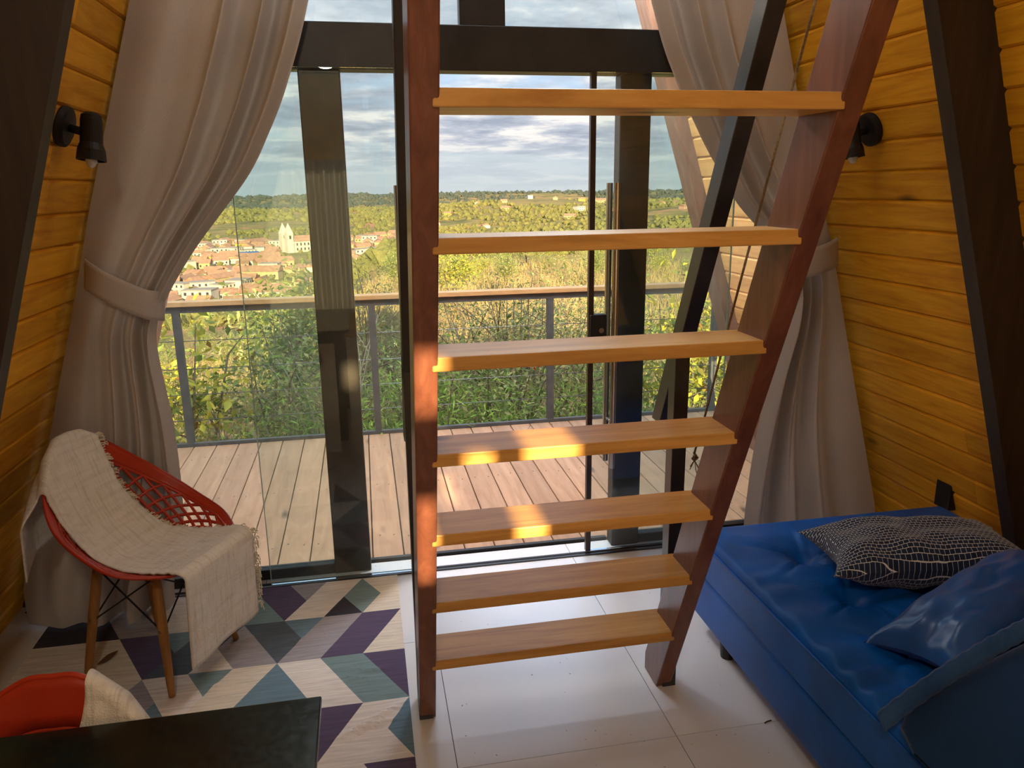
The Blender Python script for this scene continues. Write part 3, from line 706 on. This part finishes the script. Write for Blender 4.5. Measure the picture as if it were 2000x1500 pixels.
def seat_top(x, yv):
    ex = min(x-SX0, SX1-x); ey = min(yv-SY0, SY1-yv); e = min(ex, ey)
    z = SZ+.022*sm(0, .22, e)
    for bx, by in buttons:
        dx, dy = x-bx, yv-by; d = math.hypot(dx, dy)
        if d > .35: continue
        z -= .044*math.exp(-(d/.045)**2)+.022*math.exp(-(d/.11)**2)
        an = math.atan2(dy, dx)
        z -= .014*max(0, math.cos(an*5+bx*9))**9*sm(.02, .06, d)*sm(.24, .08, d)
        z += .010*max(0, math.cos(an*5+bx*9+.4))**9*sm(.02, .06, d)*sm(.22, .08, d)
    # gathered pleats along the open edge
    z += .0085*math.sin(yv*58+3*math.sin(yv*9)+6*(x-SX0))*sm(.30, .05, x-SX0)*sm(0, .03, x-SX0)*(.5+.5*math.sin(yv*5))
    return z
rad = .025
def ct(u, v):
    # unfolded: side band -> rounded edge -> top ; u across x, v along y
    def edge(t, lo, hi):
        L = hi-lo; s_ = t*(L+.30)-.15
        if s_ < 0: return lo, -s_
        if s_ > L: return hi, s_-L
        return lo+s_, 0.0
    x, dx = edge(u, SX0, SX1); yv, dy = edge(v, SY0, SY1)
    drop = max(dx, dy)
    zt_ = seat_top(min(max(x, SX0+.004), SX1-.004), min(max(yv, SY0+.004), SY1-.004))
    ex = min(x-SX0, SX1-x, yv-SY0, SY1-yv)
    rnd = rad-math.sqrt(max(0, rad*rad-max(0, rad-ex)**2)) if ex < rad else 0
    z = zt_-rnd if drop == 0 else zt_-rad-drop*.9
    return (x+(.006 if dx == 0 and False else 0), yv, max(z, .247))
MB().grid(ct, 130, 230).build('seat_cushion', 'velvet_blue', sf, smooth=True)
for bx, by in buttons[:12]:
    MB().lathe([(.002, .004), (.010, .002), (.013, -.004)], 14, Matrix.Translation((bx, by, seat_top(bx, by)+.004))).build('button', 'velvet_blue', sf, smooth=True)
pz_ = MB()
pz_.tube([(SX0-.002, SY0+.02, .372), (SX0-.002, SY1-.02, .372)], .004, 6).build('piping', 'velvet_blue', sf, smooth=True)
for x in (1.17, 2.07):
    for yv in (.18, 1.3, 2.19): MB().lathe([(.024, 0), (.030, .066)], 16, Matrix.Translation((x, yv, 0))).build('foot', 'black_plastic', sf)
def pillow(name, mat, label, M, W, H, Tk, wr=.006, seed=0, pinch=.10, welt=None, group='cushions on the sofa'):
    def side(sg):
        def fn(u, v):
            a, b = u*2-1, v*2-1
            k = (1-abs(a)**2.6)**.55*(1-abs(b)**2.6)**.55
            x = a*W/2*(1-pinch*(1-b*b)*0+0)*(1-pinch*(1-abs(a))*0); x = a*W/2*(1-pinch*(1-b*b)*abs(a)); yv = b*H/2*(1-pinch*(1-a*a)*abs(b))
            z = sg*(Tk/2*k+wr*noise.noise((a*3+seed, b*3, sg*2))*k*3+.004*math.sin(a*13+b*4+seed)*(1-k)*k*3)
            return M @ Vector((x, yv, z))
        return fn
    th = empty(name, M.translation); tag(th, label, 'cushion', group); ORG[th.name] = M.translation.copy()
    b = MB().grid(side(1), 40, 40); b.grid(side(-1), 40, 40)
    # keep object coordinates aligned with the cushion so prints follow it
    L = M.to_3x3().inverted(); b.v = [tuple(L @ (Vector(q)-M.translation)) for q in b.v]; ORG_keep = ORG[th.name]; ORG[th.name] = Vector((0, 0, 0))
    o = b.build('cover', mat, th, smooth=True); ORG[th.name] = ORG_keep
    th.rotation_euler = M.to_euler(); ORG[th.name] = Vector((0, 0, 0))
    if welt:
        pts = []
        for k in range(160):
            t = k/160*4; e = int(t); f = (t-e)*2-1; a, c = ((f, -1), (1, f), (-f, 1), (-1, -f))[e]
            pts.append(Vector((a*W/2*(1-pinch*(1-c*c)*abs(a)), c*H/2*(1-pinch*(1-a*a)*abs(c)), 0)))
        pts.append(pts[0]); MB().tube(pts, .006, 8, cap=False).build('welt', welt, th, smooth=True)
    return th
def TRS(loc, rx, ry, rz): return Matrix.Translation(loc) @ Matrix.Rotation(R(rz), 4, 'Z') @ Matrix.Rotation(R(ry), 4, 'Y') @ Matrix.Rotation(R(rx), 4, 'X')
pillow('cushion', 'pillow_print', 'navy cushion with a white crosshatch print lying on the sofa', TRS((1.64, 1.91, .492), -4, -2, -14), .64, .36, .18, seed=1, pinch=.17)
pillow('cushion', 'satin_blue', 'shiny satin blue cushion behind the printed cushion on the sofa', TRS((1.56, 1.55, .515), -12, -12, 16), .62, .27, .15, seed=4)
# bolster at the near end, with a stitched flange
bo = empty('bolster_cushion', (1.66, 1.2, .41)); tag(bo, 'dark blue cushion with a pale stitched edge at the near sofa end', 'cushion', 'cushions on the sofa')
def btop(u): return .425+.25*math.sin(min(1, u*1.5)*PI/2)**.9
def bol(u, v):
    x = 1.09+.96*u; top = btop(u)
    an = v*2*PI; cy_, cz_ = 1.17, (top+.414)/2; hh = (top-.414)/2; ww = .15
    k = (1-abs(2*u-1)**8)**.4 if 0 < u < 1 else 0
    return (x, cy_+ww*math.copysign(abs(math.cos(an))**.7, math.cos(an))*(.25+.75*k), cz_+hh*math.copysign(abs(math.sin(an))**.7, math.sin(an)))
MB().grid(bol, 50, 40).build('cover', 'denim_blue', bo, smooth=True)
def flange(u, v): return (1.082+.96*u-.012*v, 1.29+.016*v, btop(u)-.012+.034*v+.0018*math.sin(u*190))
MB().grid(flange, 200, 3).build('stitched_flange', 'stitch_blue', bo, smooth=True, solid=.012)
# fallen bits
lp = on_z(212, 1297, 0); lm = MB()
def leaf(u, v):
    a = (u-.5)*.075; wd = .016*math.sin(PI*u)**.8; return (lp.x+a*.8+(v-.5)*wd*.6, lp.y+a*.6-(v-.5)*wd*1.6, .012+.014*abs(v-.5)*2*math.sin(PI*u)+.012*(u-.3)**2*4)
tag(lm.grid(leaf, 12, 4).build('dry_leaf', 'dry_leaf', smooth=True, solid=.0008), 'curled brown dry leaf lying on the rug', 'leaf')
tq = on_z(1499, 1411, 0)
tag(MB().tube([(tq.x-.012, tq.y-.004, .003), (tq.x, tq.y, .004), (tq.x+.014, tq.y+.003, .003)], .0022, 6).build('twig', 'twig'), 'tiny dark twig on the pale floor tiles beside the sofa', 'twig')
# ---------------------------------------------------------------- landscape beyond the terrace
def nz(x, yv, s, seed=0): return noise.noise((x/s, yv/s, seed))
def terrain(x, yv):
    rr = math.hypot(x, yv); a = math.degrees(math.atan2(x, yv))
    left = 1-sm(-9, 4, a)
    sl = .075+.115*left
    edge = 160-40*left
    if rr < 8: z = -1.5
    else: z = -1.5-sl*(min(rr, edge)-8)
    z0 = -1.5-sl*(edge-8)
    valley = interp([(400, -60), (700, -54), (1000, -47), (1500, -44), (2200, -48), (3200, -47), (4500, -30), (6500, -46)], rr)
    if rr > edge: t = sm(edge, 400, rr); z = z0*(1-t)+valley*t
    z += 34*math.exp(-((a-30)/12)**2)*math.exp(-((rr-1150)/380)**2)+20*math.exp(-((a-13)/7)**2)*math.exp(-((rr-1500)/400)**2)
    amp = min(1, max(0, (rr-30)/1200))
    town = math.exp(-((a+6)/12)**2)*math.exp(-((rr-680)/330)**2)
    z += (16*nz(x, yv, 900, 3)+7*nz(x, yv, 330, 5))*amp*(1-.85*town)+.5*nz(x, yv, 18, 2)*min(1, rr/40)
    return z
def terrain_obj():
    ang = np.radians(np.concatenate([np.linspace(-75, -28, 16)[:-1], np.linspace(-28, 46, 190), np.linspace(46, 80, 12)[1:]]))
    rad = np.concatenate([np.linspace(4.6, 8, 4), np.geomspace(9, 6500, 150)])
    v = []; NA = len(ang)
    for q in rad:
        for a in ang:
            x, yv = q*math.sin(a), q*math.cos(a); v.append((x, yv, terrain(x, yv)))
    f = [(j*NA+i, j*NA+i+1, (j+1)*NA+i+1, (j+1)*NA+i) for j in range(len(rad)-1) for i in range(NA-1)]
    b = MB(); b.add(v, f); o = b.build('ground', 'hill_ground', smooth=True); tag(o, kind='structure')
def ground_mat():
    m, nt, b = base('hill_ground', .95, spec=.1)
    t = N(nt, 'ShaderNodeNewGeometry'); P = t.outputs['Position']
    def no(s, d=5.0, off=0): return N(nt, 'ShaderNodeTexNoise', inp={'Vector': N(nt, 'ShaderNodeVectorMath', operation='ADD', inp={0: P, 1: (off, off, 0)}).outputs[0], 'Scale': s, 'Detail': d, 'Roughness': .6}).outputs[0]
    g = ramp(nt, no(.012, 8.0), [(.32, (.060, .070, .024)), (.48, (.105, .108, .040)), (.62, (.165, .145, .062))])
    dry = ramp(nt, no(.09, 6.0, 40), [(.4, (.21, .16, .075)), (.6, (.16, .14, .05))])
    c = mix(nt, ramp(nt, no(.02, 7.0, 90), [(.44, (0, 0, 0)), (.56, (1, 1, 1))]), g, dry)
    red = ramp(nt, no(.011, 6.0, 200), [(.58, (0, 0, 0)), (.64, (1, 1, 1))])
    c = mix(nt, red, c, (.30, .16, .085))
    ln = N(nt, 'ShaderNodeVectorMath', operation='LENGTH', inp={0: P}).outputs['Value']
    nearc = ramp(nt, no(.35, 6.0, 11), [(.38, (.24, .19, .10)), (.52, (.27, .19, .12)), (.66, (.12, .13, .04))])
    nf = N(nt, 'ShaderNodeMapRange', inp={0: ln, 1: 25.0, 2: 150.0, 3: 1.0, 4: 0.0}).outputs[0]
    c = mix(nt, nf, c, nearc)
    nt.links.new(c, b.inputs['Base Color'])
    bump(nt, b, no(1.2, 6.0), .5, .3)
ground_mat(); terrain_obj()
def leaf_mat(name, c1, c2, trans=.35):
    m, nt, b = base(name, .55, spec=.25)
    oi = N(nt, 'ShaderNodeNewGeometry')
    c = ramp(nt, oi.outputs['Random Per Island'], [(.1, c1), (.9, c2)])
    nt.links.new(c, b.inputs['Base Color'])
    t = N(nt, 'ShaderNodeBsdfTranslucent', inp={0: c})
    mx = N(nt, 'ShaderNodeMixShader', inp={0: trans, 1: b.outputs[0], 2: t.outputs[0]})
    nt.links.new(mx.outputs[0], nt.nodes['Material Output'].inputs[0])
leaf_mat('leaf_yellow', (0.594, 0.505, 0.059), (0.327, 0.342, 0.052)); leaf_mat('leaf_green', (0.284, 0.340, 0.076), (0.151, 0.217, 0.053))
leaf_mat('leaf_olive', (0.454, 0.435, 0.189), (0.246, 0.274, 0.113)); leaf_mat('leaf_fresh', (0.360, 0.529, 0.095), (0.209, 0.360, 0.076)); leaf_mat('leaf_dark', (0.161, 0.217, 0.066), (0.095, 0.141, 0.042))
leaf_mat('leaf_dry', (0.324, 0.257, 0.108), (0.203, 0.162, 0.068)); leaf_mat('leaf_rust', (.32, .13, .03), (.2, .17, .03))
plain('stem', (.22, .17, .12), (.13, .10, .07), .9); plain('pale_branch', (.42, .37, .30), (.30, .26, .2), .9)
plain('petal', (.62, .12, .03), None, .6)
def leaves(mb, n, pos_fn, L, Wd, droop=.4):
    for k in range(n):
        c = pos_fn(); s_ = random.uniform(.65, 1.25); l, wd = L*s_, Wd*s_
        d = Vector((random.gauss(0, 1), random.gauss(0, 1), random.gauss(-droop, .6))).normalized()
        sd = d.cross(Vector((random.gauss(0, .5), random.gauss(0, .5), 1))).normalized(); up = sd.cross(d)
        mb.add([c, c+d*l*.45+sd*wd/2+up*l*.06, c+d*l, c+d*l*.45-sd*wd/2+up*l*.06], [(0, 1, 2), (0, 2, 3)])
def bush_mesh(kind, h, rx, n, L, Wd, seed, mats, stems=7, droop=.4, clump=14):
    random.seed(seed); st = MB(); tips = []
    for k in range(stems):
        an = random.uniform(0, 2*PI); lean = random.uniform(.1, 1)*rx
        pts = [Vector((math.cos(an)*lean*t**1.4+.03*random.gauss(0, 1)*t, math.sin(an)*lean*t**1.4+.03*random.gauss(0, 1)*t, h*random.uniform(.85, 1.05)*t)) for t in (0, .3, .55, .8, 1)]
        st.tube(pts, [.018*h/1.8, .014*h/1.8, .010*h/1.8, .007*h/1.8, .003], 5); tips += [pts[2].lerp(pts[3], random.random()) for _ in range(2)]+pts[3:]
        for q in range(2):
            b0 = pts[2].lerp(pts[3], random.random()); e = b0+Vector((random.gauss(0, .35)*rx, random.gauss(0, .35)*rx, random.uniform(.05, .3)*h)); st.tube([b0, b0.lerp(e, .5)+Vector((0, 0, .03)), e], [.007, .005, .002], 4); tips += [e, b0.lerp(e, .6)]
    for k in range(clump):
        an = random.uniform(0, 2*PI); q = math.sqrt(random.random())*rx; tips.append(Vector((math.cos(an)*q, math.sin(an)*q, h*random.uniform(.25, .95)*(1-.3*(q/rx)**2))))
    sg = rx*.17
    fol = []
    for mi, (mt, share) in enumerate(mats):
        fo = MB()
        def pos():
            c = random.choice(tips); return c+Vector((random.gauss(0, sg), random.gauss(0, sg), random.gauss(0, sg*.9)))
        leaves(fo, int(n*share), pos, L, Wd, droop); fol.append((fo, mt))
    return st, fol
PROTO = {}
def bush(kind, loc, scale, rz, label, group, cat='shrub'):
    spec = BUSH[kind]
    if kind not in PROTO:
        st, fol = bush_mesh(kind, *spec['a']); lst = []
        tmp = empty('proto'); ORG[tmp.name] = Vector((0, 0, 0))
        o = st.build('stems', 'stem', tmp); lst.append(('stems', o.data, None)); bpy.data.objects.remove(o)
        for fo, mt in fol:
            o = fo.build('foliage', mt, tmp); lst.append(('foliage', o.data, 'stuff')); bpy.data.objects.remove(o)
        bpy.data.objects.remove(tmp); PROTO[kind] = lst
    th = empty(spec['name'], loc); th.scale = (scale,)*3; th.rotation_euler = (0, 0, rz); tag(th, label, cat, group)
    for nm, me, kd in PROTO[kind]:
        o = link(bpy.data.objects.new(nm, me)); o.parent = th
        if kd: o['kind'] = kd
    return th
BUSH = dict(
    yellow=dict(name='broadleaf_bush', a=(2.3, .85, 2100, .095, .046, 11, [('leaf_yellow', .8), ('leaf_rust', .08), ('leaf_green', .25)], 8, .5, 16)),
    fine=dict(name='fine_leaved_shrub', a=(1.9, .95, 3600, .050, .014, 12, [('leaf_olive', .6), ('leaf_green', .4)], 10, .1, 26)),
    fresh=dict(name='fresh_green_shrub', a=(1.6, .85, 3000, .075, .014, 13, [('leaf_fresh', .75), ('leaf_green', .25)], 9, .25, 22)),
    dark=dict(name='dark_shrub', a=(1.9, 1.0, 3000, .055, .026, 14, [('leaf_dark', .6), ('leaf_olive', .4)], 9, .3, 24)),
    dryb=dict(name='dry_shrub', a=(1.7, .9, 2200, .060, .012, 15, [('leaf_dry', .65), ('leaf_olive', .35)], 14, .0, 20)),
    tree=dict(name='small_tree', a=(4.6, 1.9, 2600, .22, .085, 16, [('leaf_green', .6), ('leaf_olive', .4)], 6, .5, 20)),
    treey=dict(name='small_tree', a=(4.2, 2.1, 2400, .22, .10, 17, [('leaf_yellow', .45), ('leaf_green', .55)], 7, .4, 20)))
def gz(x, yv): return terrain(x, yv)
def put(kind, x, yv, top, label, group=None, sink=None):
    h = BUSH[kind]['a'][0]; z = gz(x, yv); sc = max(.5, (top-z)/h); return bush(kind, (x, yv, z-.03), sc, random.uniform(0, 6.28), label, group)
random.seed(21)
put('yellow', -1.55, 5.95, .78, 'yellow-leaved bush lit by sun behind the left railing post')
put('yellow', 2.75, 6.2, .75, 'yellow-green leafy bush behind the right end of the railing')
put('yellow', -2.6, 6.4, .8, 'yellow-leaved bush partly hidden behind the left curtain')
put('yellow', 3.9, 6.6, .7, 'yellow-leaved bush beyond the right curtain')
put('dark', -.75, 6.55, .52, 'dark bushy shrub just outside the left glass pane')
put('fine', -.15, 6.2, .22, 'fine-leaved grey green shrub seen beside the brown door post')
put('fresh', -.62, 5.85, -.02, 'low fresh green shrub at the deck edge outside the left pane')
put('fresh', .30, 5.75, .28, 'bright green leafy shrub next to the left door handle')
put('dark', .95, 6.5, .48, 'broad dark shrub behind the middle of the railing')
put('fine', 1.45, 6.9, .55, 'olive fine-leaved shrub behind the third railing post')
put('fresh', 1.1, 5.8, .02, 'low bright green shrub at the deck edge behind the ladder')
put('fresh', 1.75, 5.85, .05, 'low green shrub at the deck edge near the door lock')
put('dryb', 1.55, 8.2, .55, 'dry thin-leaved shrub beyond the railing behind the ladder')
put('fine', 2.15, 6.5, .45, 'fine-leaved olive shrub outside the right glass pane')
put('dryb', -.1, 8.4, .6, 'dry straw-coloured shrub beyond the railing left of the ladder')
put('tree', -1.0, 10.5, .40, 'small dark leafy tree rising above the rail outside the left pane')
put('fine', .6, 8.6, .35, 'olive shrub in the second row beyond the railing')
put('dark', 2.6, 9.2, .45, 'dark shrub in the second row behind the right pane')
# bare pale branches arching through the shrubs
random.seed(5); bb = empty('bare_bush', (-.35, 6.0, -1.5)); tag(bb, 'bare bush of pale arching branches outside the left pane', 'bush')
for k in range(13):
    p0 = Vector((-.35+random.uniform(-.1, .1), 6.0+random.uniform(-.1, .1), -1.5)); e = Vector((-.35+random.uniform(-.9, .55), 6.0+random.uniform(-.3, .3), random.uniform(-.2, .75)))
    c = p0.lerp(e, .5)+Vector((random.uniform(-.25, .25), 0, .45)); pts = [p0.lerp(c, t).lerp(c.lerp(e, t), t) for t in (0, .2, .4, .6, .8, 1)]
    br = MB().tube(pts, [.011, .010, .008, .006, .0045, .002], 6).build('branch', 'pale_branch', bb, smooth=True)
    for q in range(3):
        a = pts[random.randint(2, 4)]; MB().tube([a, a+Vector((random.uniform(-.2, .2), random.uniform(-.1, .1), random.uniform(.02, .25)))], [.004, .0015], 5).build('twig', 'pale_branch', br)
fq = on_y(1045, 722, 6.1); fb = empty('flower', (fq.x, fq.y, -1.5)); tag(fb, 'single orange red flower among the shrubs behind the ladder', 'flower')
MB().tube([(fq.x, fq.y, -1.5), (fq.x+.03, fq.y, -.6), (fq.x, fq.y, fq.z)], .004, 5).build('stalk', 'stem', fb)
for k in range(6):
    an = k*PI/3; d = Vector((math.cos(an), math.sin(an)*.6, .7)); MB().add([fq, fq+d*.03+Vector((.014, 0, 0)), fq+d*.06, fq+d*.03-Vector((.014, 0, 0))], [(0, 1, 2, 3)]).build('petal', 'petal', fb)
# shrubs and small trees scattered down the slope
random.seed(33); cnt = 0
GL = dict(fine='olive shrub dotted on the dry slope below the cabin', dryb='straw-coloured shrub dotted on the dry slope below the cabin', tree='small green tree on the dry slope below the cabin', treey='small yellow green tree on the dry slope below the cabin')
while cnt < 150:
    a = R(random.uniform(-20, 40)); q = 10.5*math.exp(random.random()**.8*math.log(22)); x, yv = q*math.sin(a), q*math.cos(a)
    if noise.noise((x/25, yv/25, 9)) < -.25: continue
    if q < 26: kd, sc = random.choice(('fine', 'dryb', 'fine')), random.uniform(.45, .85)
    elif q < 70: kd, sc = random.choice(('fine', 'dryb', 'treey', 'tree')), random.uniform(.35, .6)
    else: kd, sc = random.choice(('tree', 'treey', 'tree')), random.uniform(.45, .9)
    if kd in ('fine', 'dryb') and q > 26: sc *= 2.4
    bush(kd, (x, yv, gz(x, yv)-.1), sc, random.uniform(0, 6), GL[kd], GL[kd].split(' dotted')[0].split(' on the')[0]+'s on the slope', 'shrub' if kd in ('fine', 'dryb') else 'tree'); cnt += 1
# dry grass on the near slope
random.seed(8); gr = MB()
for k in range(26000):
    a = R(random.uniform(-30, 44)); q = 6.5*math.exp(random.random()**.7*math.log(16)); x, yv = q*math.sin(a), q*math.cos(a); z = gz(x, yv)-.02
    h = random.uniform(.18, .5)*(1+q/60); dx, dy = random.gauss(0, .35)*h, random.gauss(0, .35)*h; w_ = .012*(1+q/22)
    gr.add([(x-w_, yv, z), (x+w_, yv, z), (x+dx, yv+dy, z+h)], [(0, 1, 2)])
tag(gr.build('dry_grass', 'leaf_dry'), 'dry straw grass covering the near slope', 'grass', kind='stuff')
# forest on the far hills
def ico():
    bm = bmesh.new(); bmesh.ops.create_icosphere(bm, subdivisions=1, radius=1); bm.verts.index_update(); v = np.array([q.co[:] for q in bm.verts]); f = np.array([[w_.index for w_ in t.verts] for t in bm.faces]); bm.free(); return v, f
def forest(name, mat, n, r0_, r1_, dens, seed, label):
    random.seed(seed); iv, if_ = ico(); V = []; F = []; k = 0; tries = 0; g = np.random.default_rng(seed)
    while k < n and tries < n*8:
        tries += 1; a = random.uniform(-24, 42); q = r0_*math.exp(random.random()*math.log(r1_/r0_)); x, yv = q*math.sin(R(a)), q*math.cos(R(a))
        if noise.noise((x/(140+q*.06), yv/(140+q*.06), seed)) < dens: continue
        if math.exp(-((a+6)/10)**2)*math.exp(-((q-680)/300)**2) > .22 and random.random() < .72: continue
        s_ = random.uniform(1.3, 3.6)*(1+max(0, q-900)/1300); z = terrain(x, yv)
        vv = iv*(1+g.normal(0, .16, (len(iv), 1)))*np.array([s_*random.uniform(.8, 1.4), s_*random.uniform(.8, 1.4), s_*random.uniform(.7, 1.1)])+np.array([x, yv, z+s_*.45])
        V.append(vv); F.append(if_+k*len(iv)); k += 1
    V = np.concatenate(V); F = np.concatenate(F); me = bpy.data.meshes.new(name); me.from_pydata(V.tolist(), [], F.tolist()); me.materials.append(MATS[mat])
    o = link(bpy.data.objects.new(name, me)); tag(o, label, 'trees', kind='stuff')
def far_mat(name, c1, c2):
    m, nt, b = base(name, .9, spec=.1); g = N(nt, 'ShaderNodeNewGeometry'); n = N(nt, 'ShaderNodeTexNoise', inp={'Vector': g.outputs['Position'], 'Scale': .9, 'Detail': 3.0})
    c = mix(nt, g.outputs['Random Per Island'], c1, c2); nt.links.new(mix(nt, .5, c, mix(nt, n.outputs[0], tuple(x*.5 for x in c1), tuple(x*1.5 for x in c2))), b.inputs['Base Color']); bump(nt, b, n.outputs[0], 1.0, 1.0)
far_mat('far_tree', (.065, .080, .026), (.160, .155, .052)); far_mat('ridge_tree', (.040, .055, .045), (.055, .07, .06))  # ridge_tree: distance haze put into the base colour as a bluish tone
forest('hillside_trees', 'far_tree', 13000, 170, 2300, -.12, 2, 'green scrub trees covering the hills beyond the town')
forest('ridge_trees', 'ridge_tree', 5000, 2300, 5200, -.3, 4, 'dark blue-green woodland along the far ridge')
# ---------------------------------------------------------------- town in the valley
for k, (c, d) in dict(wall_white=((.40, .37, .31), (.34, .31, .26)), wall_cream=((.33, .27, .14), (.28, .22, .11)), wall_pink=((.30, .20, .15), (.25, .16, .12)), roof_tile=((.28, .165, .105), (.20, .105, .065)), roof_brown=((.20, .12, .07), (.16, .10, .06)), roof_blue=((.03, .09, .25), None), roof_grey=((.22, .20, .18), None), yellow_wall=((.38, .28, .05), None)).items(): plain(k, c, d, .9, .4)
plain('dark_window', (.03, .03, .035), None, .3)
HM = {}
def house_mesh(kind, wl, rf, w_, d_, h_, rh, nwin):
    b = MB(); b.cur = 0; b.box((-w_/2, -d_/2, -3), (w_/2, d_/2, h_)); b.cur = 1
    o_ = .4
    if rh > .1: b.add([(-w_/2-o_, -d_/2-o_, h_), (w_/2+o_, -d_/2-o_, h_), (w_/2+o_, d_/2+o_, h_), (-w_/2-o_, d_/2+o_, h_), (-w_/2-o_, 0, h_+rh), (w_/2+o_, 0, h_+rh)], [(0, 1, 5, 4), (2, 3, 4, 5), (0, 4, 3), (1, 2, 5), (3, 2, 1, 0)])
    else: b.box((-w_/2-.2, -d_/2-.2, h_), (w_/2+.2, d_/2+.2, h_+.5))
    b.cur = 2
    for fl_ in range(max(1, int(h_//3))):
        for k in range(nwin):
            x = -w_/2+w_*(k+.5)/nwin; z = 1.2+fl_*3; b.add([(x-.6, -d_/2-.03, z), (x+.6, -d_/2-.03, z), (x+.6, -d_/2-.03, z+1.5), (x-.6, -d_/2-.03, z+1.5)], [(0, 1, 2, 3)])
    tmp = empty('proto'); ORG[tmp.name] = Vector((0, 0, 0)); o = b.build('house', [wl, rf, 'dark_window'], tmp); me = o.data; bpy.data.objects.remove(o); bpy.data.objects.remove(tmp); return me
random.seed(12)
KINDS = [('white house with red tiled roof in the valley town', 'wall_white', 'roof_tile', 11, 9, 3.6, 2.6, 3), ('cream house with red tiled roof in the valley town', 'wall_cream', 'roof_tile', 13, 9, 4, 2.8, 3), ('pinkish house with brown roof in the valley town', 'wall_pink', 'roof_brown', 10, 8, 3.4, 2.2, 2),
         ('white flat-roofed block in the valley town', 'wall_white', 'roof_grey', 14, 10, 6.4, 0, 4), ('long cream building with red roof in the valley town', 'wall_cream', 'roof_tile', 26, 10, 4.5, 3, 6), ('yellow house with red tiled roof in the valley town', 'yellow_wall', 'roof_tile', 12, 9, 4.2, 2.6, 3)]
placed = []
def house(k, x, yv, rz, sc=1.0, lab=None):
    lb, *a = KINDS[k]
    if k not in HM: HM[k] = house_mesh(k, *a)
    o = link(bpy.data.objects.new('town_house', HM[k])); o.location = (x, yv, terrain(x, yv)); o.rotation_euler = (0, 0, rz); o.scale = (sc,)*3
    tag(o, lab or lb, 'house', lb.replace(' in the valley town', 's in the valley town') if not lab else None); placed.append((x, yv))
def at_town(u, q): a = math.atan2(ray(u, 500).x, ray(u, 500).y); return q*math.sin(a), q*math.cos(a)
big = [(3, 383, 455, 1.15, 'white block with rows of windows at the near edge of the town'), (4, 500, 555, 1.2, 'long low white and red building in the middle of the town'), (5, 478, 800, 1.1, 'bright yellow house at the far edge of the town'), (3, 525, 590, 1.0, 'white flat-roofed block beside the long red building')]
for k, u, q, sc, lb in big: x, yv = at_town(u, q); house(k, x, yv, -R(10), sc, lb)
x, yv = at_town(486, 690); KINDS.append(('hall with a bright blue roof in the middle of the town', 'wall_white', 'roof_blue', 16, 10, 4, 2.5, 3)); house(6, x, yv, .3, 1.0, 'hall with a bright blue roof in the middle of the town')
tries = 0
while len(placed) < 285 and tries < 20000:
    tries += 1; u = random.uniform(200, 830) if random.random() < .97 else random.uniform(830, 1500); q = random.uniform(400, 860) if u < 830 else random.uniform(900, 1500)
    if u > 700 and q < 560: continue
    x, yv = at_town(u, q)
    if noise.noise((x/70, yv/70, 4)) < -.22: continue
    if any((x-a)**2+(yv-b)**2 < 11.5**2 for a, b in placed): continue
    if abs(u-585) < 45 and 600 < q < 790: continue
    house(random.choices(range(6), (5, 3, 3, 2, 1.2, .7))[0], x, yv, random.choice((0, .4, -.5, 1.5, 1.2))+random.uniform(-.2, .2), random.uniform(.8, 1.15))
# church with two spires
chx, chy = at_town(583, 745); chz = terrain(chx, chy); ch = empty('church', (chx, chy, chz)); ch.rotation_euler = (0, 0, .55); ch.scale = (1.2, 1.2, 1.2); tag(ch, 'white church with twin pointed bell towers above the town', 'church'); ORG[ch.name] = Vector((0, 0, 0))
MB().box((-6, -7, -5), (14, 7, 8)).build('nave', 'wall_white', ch)
MB().prism([(-7.5, 8), (7.5, 8), (0, 12)], 0, -6, 14.4).build('roof', 'roof_tile', ch)
for sy in (-4.5, 4.5):
    tw = MB().box((-11.5, sy-2.4, -5), (-6.5, sy+2.4, 14)).build('bell_tower', 'wall_white', ch)
    MB().add([(-11.6, sy-2.5, 14), (-6.4, sy-2.5, 14), (-6.4, sy+2.5, 14), (-11.6, sy+2.5, 14), (-9, sy, 22)], [(0, 1, 4), (1, 2, 4), (2, 3, 4), (3, 0, 4)]).build('spire', 'wall_white', tw)
    MB().box((-9.8, sy-2.46, 10), (-8.2, sy-2.36, 12.6)).build('belfry_window', 'dark_window', tw)
for k in range(6):
    for z in (1.2, 4.8): MB().box((-4.4+3.1*k, -7.08, z), (-3.2+3.1*k, -6.98, z+2.0)).build('window', 'dark_window', ch)
